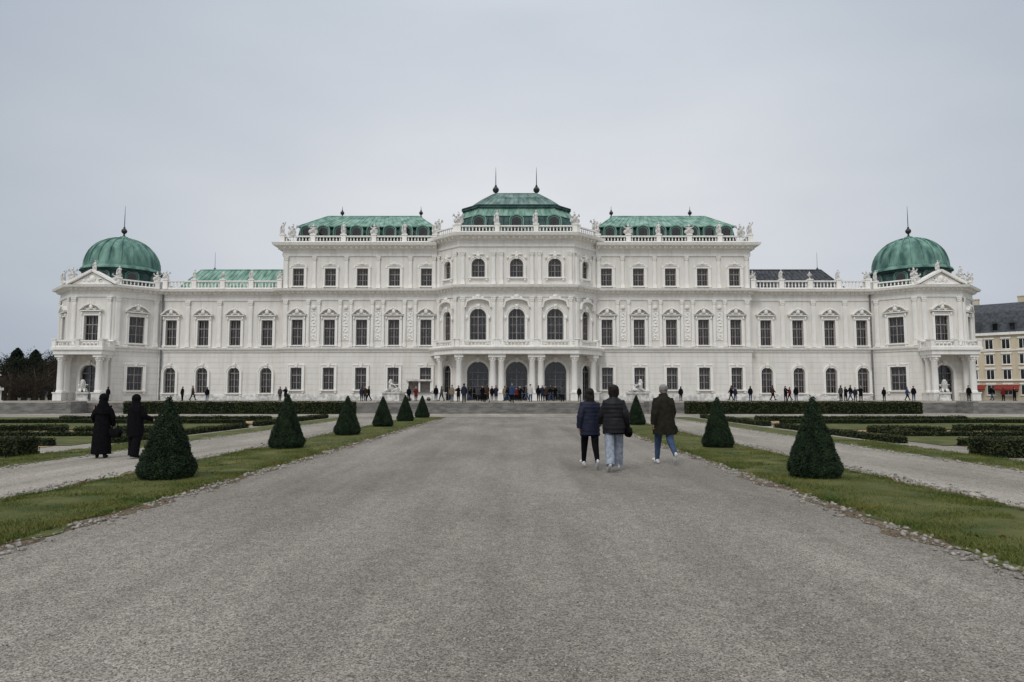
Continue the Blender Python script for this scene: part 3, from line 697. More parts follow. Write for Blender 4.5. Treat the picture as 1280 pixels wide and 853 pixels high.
# pavilions
AP = 6.76; SD = 5.6
def octo(cx, cy, ap): 
    r = ap/math.cos(math.pi/8); return [(cx+r*math.sin(R(-22.5+45*k)), cy-r*math.cos(R(-22.5+45*k))) for k in range(8)]
for s in (-1, 1):
    cx, cy = s*55.1, 94.76
    for k in range(8):
        a = 45*k; x = cx+AP*math.sin(R(a)); y = cy-AP*math.cos(R(a)); an = ((a+180) % 360)-180
        inner = (an == 90 and s < 0) or (an == -90 and s > 0)
        if an == 0: gf, pn = [('pvdoor', 0, .9)], [('pvup', 0, 8.4)]
        elif abs(an) in (45, 90) and not inner: gf, pn = [('pvlow', 0, 2.2)], [('pvup', 0, 8.4)]
        else: gf, pn = [], []
        facade(x, y, an, -SD/2, SD/2, gf, pn)
        if gf:
            M = frame(x, y, an)
            for u in (-2.3, 2.3): p = M @ Vector((u, 0, 0)); inst(pB, p.x, p.y, 8.02, an)
    oc = octo(cx, cy, AP)
    for prof, nm in ((P_str, 'string_course'), (P_mid, 'cornice')):
        mb = MB(); mb.sweep(oc, prof, True)
        if nm == 'cornice': dentils(mb, oc+oc[:1], .07, .62, 15.22, 15.5)
        pp(nm, mb, M_trim)
    mb = MB(); mb.add([(x, y, 15.9) for x, y in oc], [tuple(range(8))]); pp('roof_deck', mb, M_slate, False)
    for k in range(8):
        if k == 0: continue
        a, b = Vector(oc[k]), Vector(oc[(k+1) % 8]); c = Vector((cx, cy)); a = c+(a-c)*.985; b = c+(b-c)*.985
        d = (b-a).normalized()*.45
        pts = balustrade(a+d, b-d, 15.93, 1, .85, .5, 'roof_parapet')
        if k in (1, 7): put(SB if k == 1 else SA, pts[0].x, pts[0].y, pts[0].z, 20, .8); put(TR, pts[1].x, pts[1].y, pts[1].z, 0, .8)
    M = frame(cx, 88, 0); mb = MB(); mb.prism([(-2.7, 15.96), (2.7, 15.96), (0, 17.5)], -.2, 1.2, M)
    for q in (-1, 1): mb.ribbon([(q*3.2, 16.05), (0, 17.75)], .28, -.6, 1.0 + .002*q, M)
    for k in range(9): mb.blob((random.uniform(-1.2, 1.2), -.22, 16.4+random.uniform(0, .35)), (.25, .15, .22), M, 6)
    mb.blob((0, -.25, 16.75), (.45, .2, .42), M); pp('pediment', mb, M_trim)
    put(SA, cx, 88.2, 17.75, 0, .75); put(TR, cx-2.9, 88.2, 16.3, -15, .8); put(TR, cx+2.9, 88.2, 16.3, 15, .8)
    # drum and dome
    dx = cx+s*.2
    mb = MB(); mb.lathe([(4.75, 15.8), (4.75, 18.2), (4.95, 18.3), (5.0, 18.6)], (dx, cy, 0), 8); pp('drum', mb, M_mans, False)
    for k in range(8):
        a = 45*k; x = dx+4.45*math.sin(R(a)); y = cy-4.45*math.cos(R(a)); o = inst(DOR, x, y, 16.6, a); o.scale = (1.1, .4, 1.15)
    prof = [(5.2,18.6),(5.1,18.85),(4.78,19.1),(4.78,19.35)]+[(4.68*math.cos(R(t))**.95, 19.35+4.15*math.sin(R(t))) for t in range(5, 86, 8)]+[(.65,23.55),(.5,23.8)]
    mb = MB(); mb.lathe(prof, (dx, cy, 0), 40)
    for k in range(20):
        a = R(18*k+9)
        mb.tube([(dx+4.72*math.cos(R(t))**.95*math.cos(a), cy+4.72*math.cos(R(t))**.95*math.sin(a), 19.37+4.18*math.sin(R(t))) for t in range(0, 84, 9)], .10, 5)
    pp('dome', mb, M_copper2, True)
    finial(dx, cy, 23.75, .95, 3.0)
    mb = MB(); mb.box(-3.05, 3.05, -2.6, -.02, 6.7, 7.25, M); mb.box(-3.25, 3.25, -2.8, -.02, 7.25, 7.62, M); pp('porch_slab', mb, M_trim, False)
    balustrade((cx-2.95, 85.55), (cx+2.95, 85.55), 7.62, 2, .85, .45, 'balcony_rail')
    for q in (-1, 1): balustrade((cx+q*2.95, 85.95), (cx+q*2.95, 87.7), 7.62, 1, .85, .4, 'balcony_rail'); inst(COLM, cx+q*2.4, 86.1, .9, 0); inst(COLM, cx+q*2.4, 87.35, .9, 0)
for p_ in (pA, pB, pC, SA, SB, TR, VA, DOR, COLM):
    if 'used' in p_: del p_['used']

# ------------------------------------------------------------------ sphinxes
def make_sphinx():
    root = empty('sphinx_statue', (0, 0, 0))
    J = [(-.2,0,.42),(-.7,0,.42),(.3,0,.55),(.48,0,.9),(.55,0,1.17),(.53,0,1.34),(.45,.2,.35),(.95,.2,.11),(1.15,.2,.08),(.45,-.2,.35),(.95,-.2,.11),(1.15,-.2,.08),
         (-.62,.3,.32),(-.2,.36,.14),(.05,.36,.08),(-.62,-.3,.32),(-.2,-.36,.14),(.05,-.36,.08),(.74,0,1.15)]
    E = [(0,1),(0,2),(2,3),(3,4),(4,5),(2,6),(6,7),(7,8),(2,9),(9,10),(10,11),(1,12),(12,13),(13,14),(1,15),(15,16),(16,17),(4,18)]
    r = [.27,.31,.3,.17,.17,.12,.14,.1,.08,.14,.1,.08,.2,.12,.08,.2,.12,.08,.03]
    V, Fc = skin_mesh(J, E, r); mb = MB(); mb.add(V, Fc); mb.tube([(-.98,0,.4),(-1.1,.15,.2),(-.95,.35,.1),(-.6,.5,.07)], [.06,.05,.05,.07], 6)
    mb.blob((.44,0,1.25),(.2,.22,.22),jit=.08)
    for s in (-1,1): mb.tube([(.46,s*.17,1.2),(.42,s*.22,1.0),(.5,s*.22,.8)], [.1,.09,.04], 6); mb.tube([(.1,s*.28,.7),(-.3,s*.33,.85),(-.75,s*.3,.8)], [(.2,.06),(.24,.07),(.05,.03)], 7)
    mb.build('figure', M_stone, root, (0, 0, 1.0))
    mb = MB(); mb.box(-1.3,1.35,-.6,.6,0,.18); mb.box(-1.2,1.25,-.52,.52,.18,.82); mb.box(-1.32,1.37,-.62,.62,.82,1.0)
    mb.build('pedestal', M_stone, root, smooth=False); return root
sp0 = make_sphinx()
for i, (px, Y, z, rz, s_, lab) in enumerate([(492, 81, .9, 150, 1.05, 'white stone sphinx on a pedestal left of the middle portico'),
    (797, 81, .9, 30, 1.05, 'white stone sphinx on a pedestal right of the middle portico'),
    (103, 83.5, .9, -60, 1.05, 'white stone sphinx in front of the left domed pavilion'),
    (1181, 83.5, .9, -120, 1.05, 'white stone sphinx in front of the right domed pavilion'),
    (-12, 61.5, .9, -50, 1.35, 'white stone sphinx cut by the left edge of the photo')]):
    o = sp0 if i == 0 else copy_tree(sp0); o.location = (gx(px, Y), Y, z); o.rotation_euler = (0, 0, R(rz)); o.scale = (s_,)*3
    tag(o, lab, 'statue', 'stone sphinxes on the terrace')
# kiosk
k = empty('kiosk', (gx(524, 80), 80, .9), R(8), 'small pale kiosk with dark openings beside the sphinx left of the portico', 'kiosk')
mb = MB(); mb.box(-1.4, 1.4, -.8, .8, .25, 1.0); mb.box(-1.4, -1.25, -.8, .8, 1.0, 2.3); mb.box(1.25, 1.4, -.8, .8, 1.0, 2.3); mb.box(-.1, .1, -.78, .8, 1.0, 2.3); mb.box(-1.25, 1.25, .7, .8, 1.0, 2.3); mb.build('wall', M_trim, k, smooth=False)
mb = MB(); mb.prism([(-1.55, 2.3), (1.55, 2.3), (1.45, 2.5), (-1.45, 2.5)], -1.0, .95); mb.build('roof', M_stone, k, smooth=False)
mb = MB(); mb.box(-1.5, 1.5, -1.05, -.81, .98, 1.05); mb.build('counter', M_frame2, k, smooth=False)
mb = MB(); mb.box(-1.24, 1.24, .1, .15, 1.0, 2.3); mb.build('inner_panel', M_frame, k, smooth=False)
for x in (-1.1, 1.1):
    mb = MB(); mb.lathe([(.24, -.1), (.24, .1)], seg=14, M=Matrix.Translation((x, -.7, .24)) @ Matrix.Rotation(R(90), 4, 'X')); mb.build('wheel', M_iron, k)

# ------------------------------------------------------------------ people
def cl(name, c, rough=.9, spec=.06): return pmat('cloth_'+name, tuple(x*.75 for x in c), tuple(x*1.3 for x in c), rough, 12, bump=.15, bscale=120, spec=spec)
CL = {'black': cl('black', (.006,.006,.007)), 'navy': cl('navy', (.011,.014,.030), .6, .2), 'grey': cl('grey', (.055,.055,.058)), 'red': cl('red', (.13,.018,.018)),
 'beige': cl('beige', (.20,.16,.11)), 'brown': cl('brown', (.05,.03,.02)), 'olive': cl('olive', (.021,.019,.014)), 'blue': cl('blue', (.03,.055,.12)), 'white': cl('white', (.45,.45,.43)),
 'denim': cl('denim', (.045,.07,.125)), 'pale denim': cl('pale', (.25,.28,.33)), 'puffer': cl('puffer', (.009,.009,.011), .5, .2)}
SKIN = pmat('skin_tone', (.42,.26,.19), (.52,.34,.25), .55, 8); SHOEW = cl('shoe_white', (.6,.6,.6)); SHOEB = cl('shoe_black', (.015,.015,.015))
HAIR = {'dark': pmat('hair_dark', (.006,.005,.005), (.022,.016,.013), .6, 30, spec=.15), 'grey': pmat('hair_grey', (.13,.12,.115), (.28,.27,.255), .6, 30), 'brown': pmat('hair_brown', (.04,.025,.015), (.08,.05,.03), .5, 30)}
EYE_M = pmat('eye_dark', (.02,.015,.012), (.03,.02,.015), .3, 5)
def lerp_list(keys, n):
    out = []
    for i in range(n):
        t = i/(n-1)*(len(keys)-1); k = min(int(t), len(keys)-2); f = t-k
        out.append(tuple(a+(b-a)*f for a, b in zip(keys[k], keys[k+1])))
    return out
def make_person(loc, rz, h, legs, arms, coat='black', hem=.74, puff=0., trous='black', flare=.0, shoe=None, hair='dark', hairstyle='short', near=True, cw=1., head_yaw=0., robe=False, scarf=False, headoff=(0, 0)):
    root = empty('person', loc, rz); S = h/1.75
    L = []; zb = []
    for (th, fl), sx in zip(legs, (-1, 1)):
        hip = Vector((sx*.095, 0, .92)); t = R(th); s_ = R(th-fl)
        kn = hip+Vector((sx*.01, math.sin(t), -math.cos(t)))*.43; an = kn+Vector((0, math.sin(s_), -math.cos(s_)))*.42
        p = min(R(8), s_*.95) if th-fl < -8 else (R(12) if th > 14 else 0)
        toe = an+Vector((sx*.03, .19*math.cos(p), -.05+.2*math.sin(p))); heel = an+Vector((0, -.06*math.cos(p), -.055-.06*math.sin(p)))
        zb.append(min(toe.z-.025, heel.z-.02)); L.append((hip, kn, an, toe, heel, p))
    dz = -min(zb); UP = Vector((0, 0, dz)); L = [tuple(v+UP for v in l[:5])+(l[5],) for l in L]
    A = []
    for (al, be, ab), sx in zip(arms, (-1, 1)):
        sh = Vector((sx*.185, 0, 1.41))+UP; a = R(al); b = R(al+be); q = R(ab)
        el = sh+Vector((sx*math.sin(q), math.sin(a)*math.cos(q), -math.cos(a)*math.cos(q)))*.29
        wr = el+Vector((sx*math.sin(q*.4), math.sin(b)*math.cos(q*.4), -math.cos(b)*math.cos(q*.4)))*.25
        A.append((sh, el, wr, (wr-el).normalized(), sx))
    yw = R(head_yaw); fx, fy = math.sin(yw), math.cos(yw)
    hx, hy = headoff
    def hd(f, z, side=0): return tuple(Vector((hx+fx*f+fy*side, hy+fy*f-fx*side, z))+UP)
    J = [(0,0,.95+dz),(0,.0,1.15+dz),(0,0,1.34+dz),(0,-.005,1.46+dz),hd(.0,1.53),hd(.02,1.63),hd(.01,1.70),hd(.07,1.56),hd(.115,1.615),hd(.01,1.615,.085),hd(.01,1.615,-.085)]
    E = [(0,1),(1,2),(2,3),(3,4),(4,5),(5,6),(4,7),(5,8),(5,9),(5,10)]; r = [(.13,.11),(.12,.10),(.14,.11),.06,.055,(.08,.095),.06,.035,.014,.018,.018]
    for hip, kn, an, toe, heel, p in L:
        i = len(J); J += [tuple(hip), tuple(kn), tuple(an), tuple(toe)]; E += [(0, i), (i, i+1), (i+1, i+2), (i+2, i+3)]; r += [.085, .055, .038, .026]
    for sh, el, wr, d, sx in A:
        i = len(J); pm = wr+d*.08; J += [tuple(sh), tuple(el), tuple(wr), tuple(pm)]; E += [(2, i), (i, i+1), (i+1, i+2), (i+2, i+3)]; r += [.055, .042, .028, (.036, .02)]
    V, Fc = skin_mesh(J, E, r, sub=1); mb = MB(); mb.add(V, Fc)
    if near:
        for sh, el, wr, d, sx in A:
            f = Vector((0, 1, 0)); f = (f-d*f.dot(d)).normalized(); inn = Vector((-sx, 0, 0))
            for k_, ln_ in enumerate((.068, .078, .072, .056)):
                b0 = wr+d*.085+f*(.027-.018*k_)
                mb.tube([b0, b0+d*ln_*.5+inn*.008, b0+d*ln_*.85+inn*.03], [.0095, .0085, .006], 6)
            b0 = wr+d*.04+f*.028; mb.tube([b0, b0+d*.03+f*.025, b0+d*.06+f*.028+inn*.01], [.012, .01, .007], 6)
    mb.build('body', SKIN, root)
    if near:
        for sd in (-.032, .032): e = MB(); e.blob(hd(.094, 1.64, sd), (.011, .009, .008)); e.build('eye', EYE_M, root)
        e = MB(); e.blob(hd(.102, 1.578), (.024, .008, .006)); e.build('mouth', CL['brown'], root)
    N_ = 46 if near else 14
    if robe: keys = [(hem,.25,.20,0),(.5,.235,.185,0),(.9,.21,.16,0),(1.1,.185,.145,0),(1.27,.20,.145,0),(1.38,.20,.135,0),(1.44,.16,.11,0),(1.49,.085,.085,0)]
    else: keys = [(hem,.205,.165,0),((hem+1.02)/2,.208,.168,0),(1.06,.195,.155,0),(1.2,.195,.15,0),(1.32,.208,.15,0),(1.40,.20,.135,0),(1.455,.14,.108,0),(1.50,.082,.085,.0),(1.54,.078,.082,.01)]
    rows = lerp_list(keys, N_); mb = MB(); pts = []; rad = []
    pts.append((0, 0, hem+.03+dz)); rad.append((.13, .1))
    for z, rx, ry, yo in rows:
        m = 1+(puff*abs(math.sin(math.pi*(z-hem)/.085))-puff*.5)
        pts.append((0, yo, z+dz)); rad.append((rx*m*cw, ry*m*cw))
    mb.tube(pts, rad, 24 if near else 10, cap=False)
    for sh, el, wr, d, sx in A:
        n = 22 if near else 7; P = []; Q = []
        s0 = sh+Vector((-sx*.06, 0, .005))
        for i in range(n):
            t = i/(n-1); p = s0.lerp(el, t/.5) if t < .5 else el.lerp(wr+d*.01, (t-.5)/.5)
            m = 1+puff*1.3*(abs(math.sin(math.pi*t*6.5))-.5); P.append(p); Q.append((.088-.03*t)*m*cw)
        mb.tube(P, Q, 14 if near else 8)
    if near:
        for v_i, v in enumerate(mb.v):
            q = noise.noise(Vector(v)*9)*.011+noise.noise(Vector(v)*22)*.006
            if robe or scarf: q += noise.noise((v[0]*14, v[1]*14, v[2]*1.5))*.022*max(0, min(1, (1.1-v[2])/.6))
            mb.v[v_i] = (v[0]+q, v[1]+q*.7, v[2])
    mb.build('robe' if robe else 'coat', CL[coat], root)
    mb = MB()
    for hip, kn, an, toe, heel, p in L:
        n = 16 if near else 6; P = []; Q = []
        for i in range(n):
            t = i/(n-1); q = (hip+Vector((0, 0, .03))).lerp(kn, t/.5) if t < .5 else kn.lerp(an+Vector((0, 0, -.02)), (t-.5)/.5)
            rr = .108-.062*t if not flare else .108+(.03*flare-.035)*t; P.append(q); Q.append(rr*(1+(.05*math.sin(t*40) if near and t > .7 else 0)))
        mb.tube(P, Q, 14 if near else 8)
    mb.tube([(0, 0, .86+dz), (0, 0, .93+dz), (0, 0, 1.04+dz)], [(.15, .11), (.185, .13), (.17, .125)], 14)
    mb.build('trousers', CL[trous], root)
    for hip, kn, an, toe, heel, p in L:
        d = (toe-heel); up = Vector((0, -math.sin(p), math.cos(p))); mb = MB(); P = []; Q = []
        for t, wd, hh in ((-.08,.018,.02),(.0,.036,.05),(.25,.04,.052),(.55,.046,.042),(.8,.045,.034),(1.0,.034,.026),(1.08,.012,.014)):
            P.append(heel+d*t+up*(hh-.02)); Q.append((wd, hh))
        mb.tube(P, Q, 10, ref=(1, 0, 0)); mb.build('shoe', shoe or SHOEB, root)
    mb = MB()
    if scarf:
        mb.blob(hd(-.005, 1.64), (.118, .125, .135), seg=14, rings=9); mb.tube([hd(-.01, 1.62), hd(-.01, 1.5), hd(-.0, 1.36), hd(0, 1.2)], [(.10, .11), (.12, .11), (.215, .15), (.22, .165)], 14)
    else:
        mb.blob(hd(-.022, 1.665), (.098, .108, .098) if hairstyle != 'curly' else (.118, .12, .115), seg=14, rings=9, jit=.02 if hairstyle != 'curly' else .07)
        if hairstyle == 'long': mb.tube([hd(-.03, 1.68), hd(-.06, 1.56), hd(-.075, 1.44), hd(-.085, 1.34)], [(.09, .07), (.098, .06), (.09, .045), (.05, .02)], 12)
        elif hairstyle == 'curly': mb.tube([hd(-.03, 1.66), hd(-.045, 1.57), hd(-.05, 1.51)], [(.115, .1), (.115, .08), (.075, .04)], 12)
        else: mb.tube([hd(-.03, 1.66), hd(-.04, 1.58), hd(-.04, 1.545)], [(.092, .08), (.08, .06), (.05, .03)], 12)
    mb.build('headscarf' if scarf else 'hair', CL['black'] if scarf else HAIR[hair], root)
    root.scale = (S, S, S)
    return root
Y = 15.0; p = make_person((gx(737, Y), Y, 0), R(4), 1.72, ((20, 4), (-12, 26)), ((-16, 26, 8), (14, 25, 8)), 'navy', .70, .06, 'black', 0, SHOEW, 'dark', 'long', cw=1.08)
tag(p, 'person in navy puffer coat, black leggings and white shoes, leftmost of the walking trio', 'person', 'people walking on the gravel path')
Y = 14.5; p = make_person((gx(767, Y), Y, 0), R(-5), 1.76, ((-10, 22), (16, 4)), ((14, 40, 10), (-10, 35, 12)), 'puffer', .74, .065, 'pale denim', .5, SHOEW, 'dark', 'curly', cw=1.16)
tag(p, 'person in a black puffer jacket and wide pale jeans walking away with a bag', 'person', 'people walking on the gravel path')
bg = empty('handbag', (gx(767, Y)+.30, Y+.02, .80), R(10), 'small black shoulder bag carried by the person in pale jeans', 'bag')
mb = MB(); mb.tube([(0, -.14, .0), (0, -.13, .02), (0, .0, .03), (0, .13, .02), (0, .14, 0)], [(.03, .07), (.055, .11), (.06, .12), (.055, .11), (.03, .07)], 12, ref=(1, 0, 0)); mb.build('pouch', CL['black'], bg)
mb = MB(); mb.tube([(0, -.1, .1), (-.03, -.07, .38), (-.1, 0, .66), (-.03, .07, .38), (0, .1, .1)], .011, 6); mb.build('strap', CL['black'], bg)
Y = 16.0; p = make_person((gx(829, Y), Y, 0), R(6), 1.85, ((16, 5), (-18, 34)), ((-18, 28, 8), (16, 26, 8)), 'olive', .66, .0, 'denim', 0, SHOEW, 'grey', 'short', cw=1.22)
tag(p, 'grey haired person in dark olive jacket and blue jeans, rightmost of the walking trio', 'person', 'people walking on the gravel path')
Y = 17.6; p = make_person((gx(130, Y), Y, 0), R(20), 1.62, ((3, 4), (-4, 4)), ((10, 50, 10), (0, 15, 10)), 'black', .10, .0, 'black', 0, None, 'dark', 'short', robe=True, scarf=True, cw=.97)
tag(p, 'person in long black coat and headscarf, left of two on the left side path', 'person', 'people in black on the left side path')
bg = empty('handbag', (gx(130, Y)+.33, Y, .62), R(80), 'black handbag held by the leftmost person in black', 'bag')
mb = MB(); mb.tube([(0, -.16, 0), (0, -.15, .01), (0, .15, .01), (0, .16, 0)], [(.03, .08), (.06, .12), (.06, .12), (.03, .08)], 10); mb.build('pouch', CL['black'], bg)
mb = MB(); mb.tube([(0, -.1, .1), (0, -.06, .26), (0, .06, .26), (0, .1, .1)], .012, 6); mb.build('strap', CL['black'], bg)
p = make_person((gx(171, 17.5), 17.5, 0), R(-15), 1.58, ((5, 4), (-5, 5)), ((14, 60, 12), (12, 60, 12)), 'black', .58, .0, 'black', 1.6, None, 'dark', 'short', scarf=True, cw=1.14)
tag(p, 'person in wide black coat and loose trousers standing beside the nearest left cone shrub', 'person', 'people in black on the left side path')
proto_p = [make_person((0, 0, -50), 0, 1.72, ((2, 2), (-2, 2)), ((3, 12, 7), (0, 10, 7)), near=False),
           make_person((0, 0, -50), 0, 1.72, ((22, 4), (-14, 16)), ((-18, 15, 6), (18, 22, 6)), near=False),
           make_person((0, 0, -50), 0, 1.72, ((4, 3), (-3, 3)), ((35, 90, 10), (30, 95, 10)), near=False, hem=.55, hairstyle='long')]
FAR = [ # px, Y, pose, heading, coat, trousers, place
 (228,82,0,160,'black','black','first from the left of three before the left wing'),(241,81,1,-90,'brown','black','second of three before the left wing'),(259,82,0,30,'black','denim','third of three before the left wing'),
 (350,83,0,180,'grey','black','left of a pair well left of the kiosk'),(357,82.5,2,170,'black','denim','right of a pair well left of the kiosk'),
 (452,79,0,10,'navy','black','left in a trio just left of the kiosk sphinx'),(456.5,80,2,190,'brown','denim','middle of a trio just left of the kiosk sphinx'),(461,79,1,90,'black','black','right in a trio just left of the kiosk sphinx'),
 (511,77,0,0,'black','black','in front of the left side of the kiosk'),(520,78,2,180,'red','black','in front of the kiosk counter'),
 (545,76,0,20,'black','denim','just right of the kiosk'),(552,75,1,80,'grey','black','below the left slanted door of the portico'),(565,71,0,180,'beige','denim','left of the leftmost portico columns'),
 (573,73,2,170,'black','black','before the leftmost portico column'),(580,62.5,0,0,'navy','black','atop the steps below the left arch'),(587,83,1,-80,'black','denim','under the left arch, leftmost'),
 (597,79,0,0,'grey','black','under the left arch, in the middle'),(603,72,2,180,'black','black','under the left arch, rightmost'),(609,63,1,10,'brown','black','just above the steps left of the axis'),
 (615,78,0,200,'black','black','before the columns left of the middle arch'),(620,75,2,170,'navy','denim','tight against the columns left of the middle arch'),(631,83,0,0,'beige','black','left inside the middle arch'),
 (634,72,1,90,'black','denim','left of centre before the middle arch'),(640,62.3,0,0,'blue','black','at the stair top below the middle arch'),(645,84,0,180,'red','black','deep inside the middle arch'),
 (650,76,2,190,'black','black','right of centre before the middle arch'),(658,82,1,-90,'grey','denim','right inside the middle arch'),(663,71,0,180,'white','denim','by the columns right of the middle arch'),
 (673,79,0,0,'black','black','by the columns right of the middle arch'),(678,77,2,180,'navy','black','left of a cluster under the right arch'),(682,81,0,20,'brown','black','second of the cluster under the right arch'),
 (689,76,1,80,'black','denim','third of the cluster under the right arch'),(694,83,2,170,'black','black','fourth of the cluster under the right arch'),(703,72,0,0,'grey','black','right end of the cluster under the right arch'),
 (724,74,0,180,'black','black','beside the far right portico column'),
 (851,81,0,0,'black','black','alone just right of the olive jacket'),
 (914,82,1,90,'black','black','first from the left of a pair before the right wing'),(919,82,0,180,'navy','denim','second of the pair before the right wing'),(938,81,0,0,'black','denim','alone just right of the right wing pair'),
 (966,82,1,-90,'brown','black','beneath the first right wing arch'),(982,80,2,180,'black','black','first of three close together under the right wing'),(987,81,1,90,'red','black','second of three close together under the right wing'),(995,80,0,0,'black','denim','third of three close together under the right wing'),
 (1051,80,0,0,'grey','black','left end of the group at the right wing end'),(1057,81,2,180,'black','black','second in the group at the right wing end'),(1063,78,1,90,'black','denim','third in the group at the right wing end'),(1069,81,0,170,'navy','black','fourth in the group at the right wing end'),(1076,80,2,0,'black','black','last in the group at the right wing end'),
 (1105,82,0,0,'black','black','by the downpipe of the right pavilion'),(1134,81,1,-90,'blue','black','left of two before the right pavilion window'),(1142,82,0,180,'black','denim','right of two before the right pavilion window'),
 (1211,80,0,180,'black','black','at the outer corner of the right pavilion'),(1240,84,1,90,'black','denim','left of three near the town house'),(1254,84,0,0,'red','black','middle of three near the town house'),(1268,83,2,180,'black','black','right of three near the town house'),
 (135,81,0,0,'black','black','before the lower window of the left pavilion')]
usedp = set()
for px, Y, ps, hd_, ct, tr, plc in FAR:
    if ps in usedp: o = copy_tree(proto_p[ps])
    else: o = proto_p[ps]; usedp.add(ps)
    z = .9 if Y > 60.6 else 0
    o.location = (gx(px, Y), Y, z); o.rotation_euler = (0, 0, R(hd_+random.uniform(-15, 15)))
    k_ = random.uniform(.92, 1.05); o.scale = (k_,)*3
    for ch in o.children:
        b = ch.name.split('.')[0]
        m = {'coat': CL[ct], 'trousers': CL[tr], 'hair': HAIR[random.choice(['dark', 'dark', 'brown', 'grey'])]}.get(b)
        if m: ch.material_slots[0].link = 'OBJECT'; ch.material_slots[0].material = m
    tag(o, 'person in %s coat %s %s' % (ct, 'walking' if ps == 1 else 'standing', plc), 'person', 'distant visitors on the terrace')

# ------------------------------------------------------------------ background: trees left, town house right
def tree(px, Y, h, w, kind, label):
    root = empty('tree', (gx(px, Y), Y, .0), 0, label, 'tree', 'trees beyond the palace garden')
    mb = MB(); mb.tube([(0, 0, -.2), (.05, 0, h*.4), (0, .05, h*.88)], [w*.06, w*.045, .03], 8)
    for k_ in range(9):
        a = random.random()*6.28; z = h*random.uniform(.25, .75); l = w*.42*random.uniform(.6, 1)
        mb.tube([(0, 0, z), (l*.5*math.cos(a), l*.5*math.sin(a), z+l*.3), (l*math.cos(a), l*math.sin(a), z+l*.7)], [.12, .07, .02], 5)
    mb.build('trunk', M_trunk, root)
    n = 9000
    if kind == 'fir':
        t = rng.random(n)**.8; a = rng.random(n)*6.283; tier = .75+.25*np.abs(np.sin(t*19)); r = (1-t)**.6*w*.5*tier*np.sqrt(rng.random(n)); P = np.stack([r*np.cos(a), r*np.sin(a), h*(.1+.9*t)], 1); lf = .16; m = M_ever
    else:
        k_ = 30; C = rng.normal(size=(k_, 3)); C = nrmz(C)*(.35+.65*rng.random((k_, 1))); C = C*np.array([w*.44, w*.44, h*.38])+np.array([0, 0, h*.56])
        P = C[rng.integers(0, k_, n)]+rng.normal(size=(n, 3))*w*.085; lf = .14; m = M_brown if kind == 'bare' else M_ever
    leafmesh('crown', P, lf, m, root, aspect=.45 if kind != 'bare' else .16)
TL = [(-40,118,9.5,9,'round','bushy dark evergreen beyond the left frame edge'),(5,120,9.4,8,'round','bushy dark evergreen tree at the left photo edge'),(19,128,10.4,7.5,'fir','broad dark fir just right of the left photo edge'),
 (30,122,9.3,8,'round','bushy dark evergreen between the two firs'),(42,130,10.2,7,'fir','dark fir in the middle of the trees left of the palace'),(53,124,9.0,7.5,'bare','brown leafless tree standing right of the middle fir'),
 (63,131,9.8,7.5,'round','dark evergreen closest to the left pavilion'),(74,127,8,5,'bare','brown leafless tree partly behind the left pavilion'),(13,112,5.8,8,'bare','low brown bushy tree in front of the left evergreens'),(44,113,5.4,9,'bare','low brown thicket tree in front of the firs')]
for t_ in TL: tree(*t_)
# town house
M_yel = plaster('ochre_plaster', (.60, .52, .385)); M_awn = cl('awning_red', (.2, .04, .03))
H = empty('town_house', (101, 130, .0), R(-42), 'cream town house with dark mansard roof beside the right pavilion', 'house')
WH = 13.9
mb = MB(); mb.box(-15, 15, 0, 16, 0, WH); mb.build('wall', M_yel, H, smooth=False)
mb = MB(); mb.box(-15.3, 15.3, -.5, 16.2, WH-.5, WH-.002); mb.box(-15.2, 15.2, -.3, 16.1, 4.35, 4.6); mb.box(-15.15, 15.15, -.18, 16.05, 10.25, 10.42); mb.build('cornice', M_trim, H, smooth=False)
mb = MB(); mb.add([(-15.2,-.2,WH),(15.2,-.2,WH),(15.2,16.2,WH),(-15.2,16.2,WH),(-14.4,1.6,18.2),(14.4,1.6,18.2),(14.4,14.4,18.2),(-14.4,14.4,18.2),(-12,5,20.2),(12,5,20.2),(12,11,20.2),(-12,11,20.2)], [(0,1,5,4),(1,2,6,5),(2,3,7,6),(3,0,4,7),(4,5,9,8),(5,6,10,9),(6,7,11,10),(7,4,8,11),(8,9,10,11)]); rf = mb.build('roof', M_slate, H, smooth=False)
for x in (-11, -3, 6): mb = MB(); mb.box(x-.7, x+.7, 6, 7.2, 19, 21.4); mb.box(x-.8, x+.8, 5.9, 7.3, 21.4, 21.6); mb.build('chimney', M_yel, rf, smooth=False)
mb = MB()
for x0, x1, z0, z1 in ((-.7,-.6,0,2),(.6,.7,0,2),(-.6,.6,1.9,2),(-.6,.6,0,.1),(-.04,.04,.1,1.9)): mb.box(x0, x1, -.1, .06, z0, z1)
mb.box(-.85, .85, -.2, .05, -.15, -.01); mb.box(-.85, .85, -.22, .05, 2.05, 2.3); hw = mb.build('window', M_trim, H, smooth=False)
mb = MB(); mb.box(-.6, .6, -.02, -.004, .1, 1.9); mb.build('pane', M_glass, hw, smooth=False)
first = True
for r_ in range(4):
    for c_ in range(11):
        o = hw if first else copy_tree(hw, H); first = False
        o.location = (-13.6+c_*2.72, -.0, 1.6+r_*3.0)
for c_ in range(10):
    mb = MB(); x = -12.5+c_*2.75; mb.prism([(x-.6, 14.2), (x+.6, 14.2), (x+.6, 15.9), (x, 16.4), (x-.6, 15.9)], -.1, 2); d_ = mb.build('dormer', M_slate, H, smooth=False)
    mb = MB(); mb.box(x-.4, x+.4, -.13, -.104, 14.4, 15.7); mb.build('pane', M_glass, d_, smooth=False)
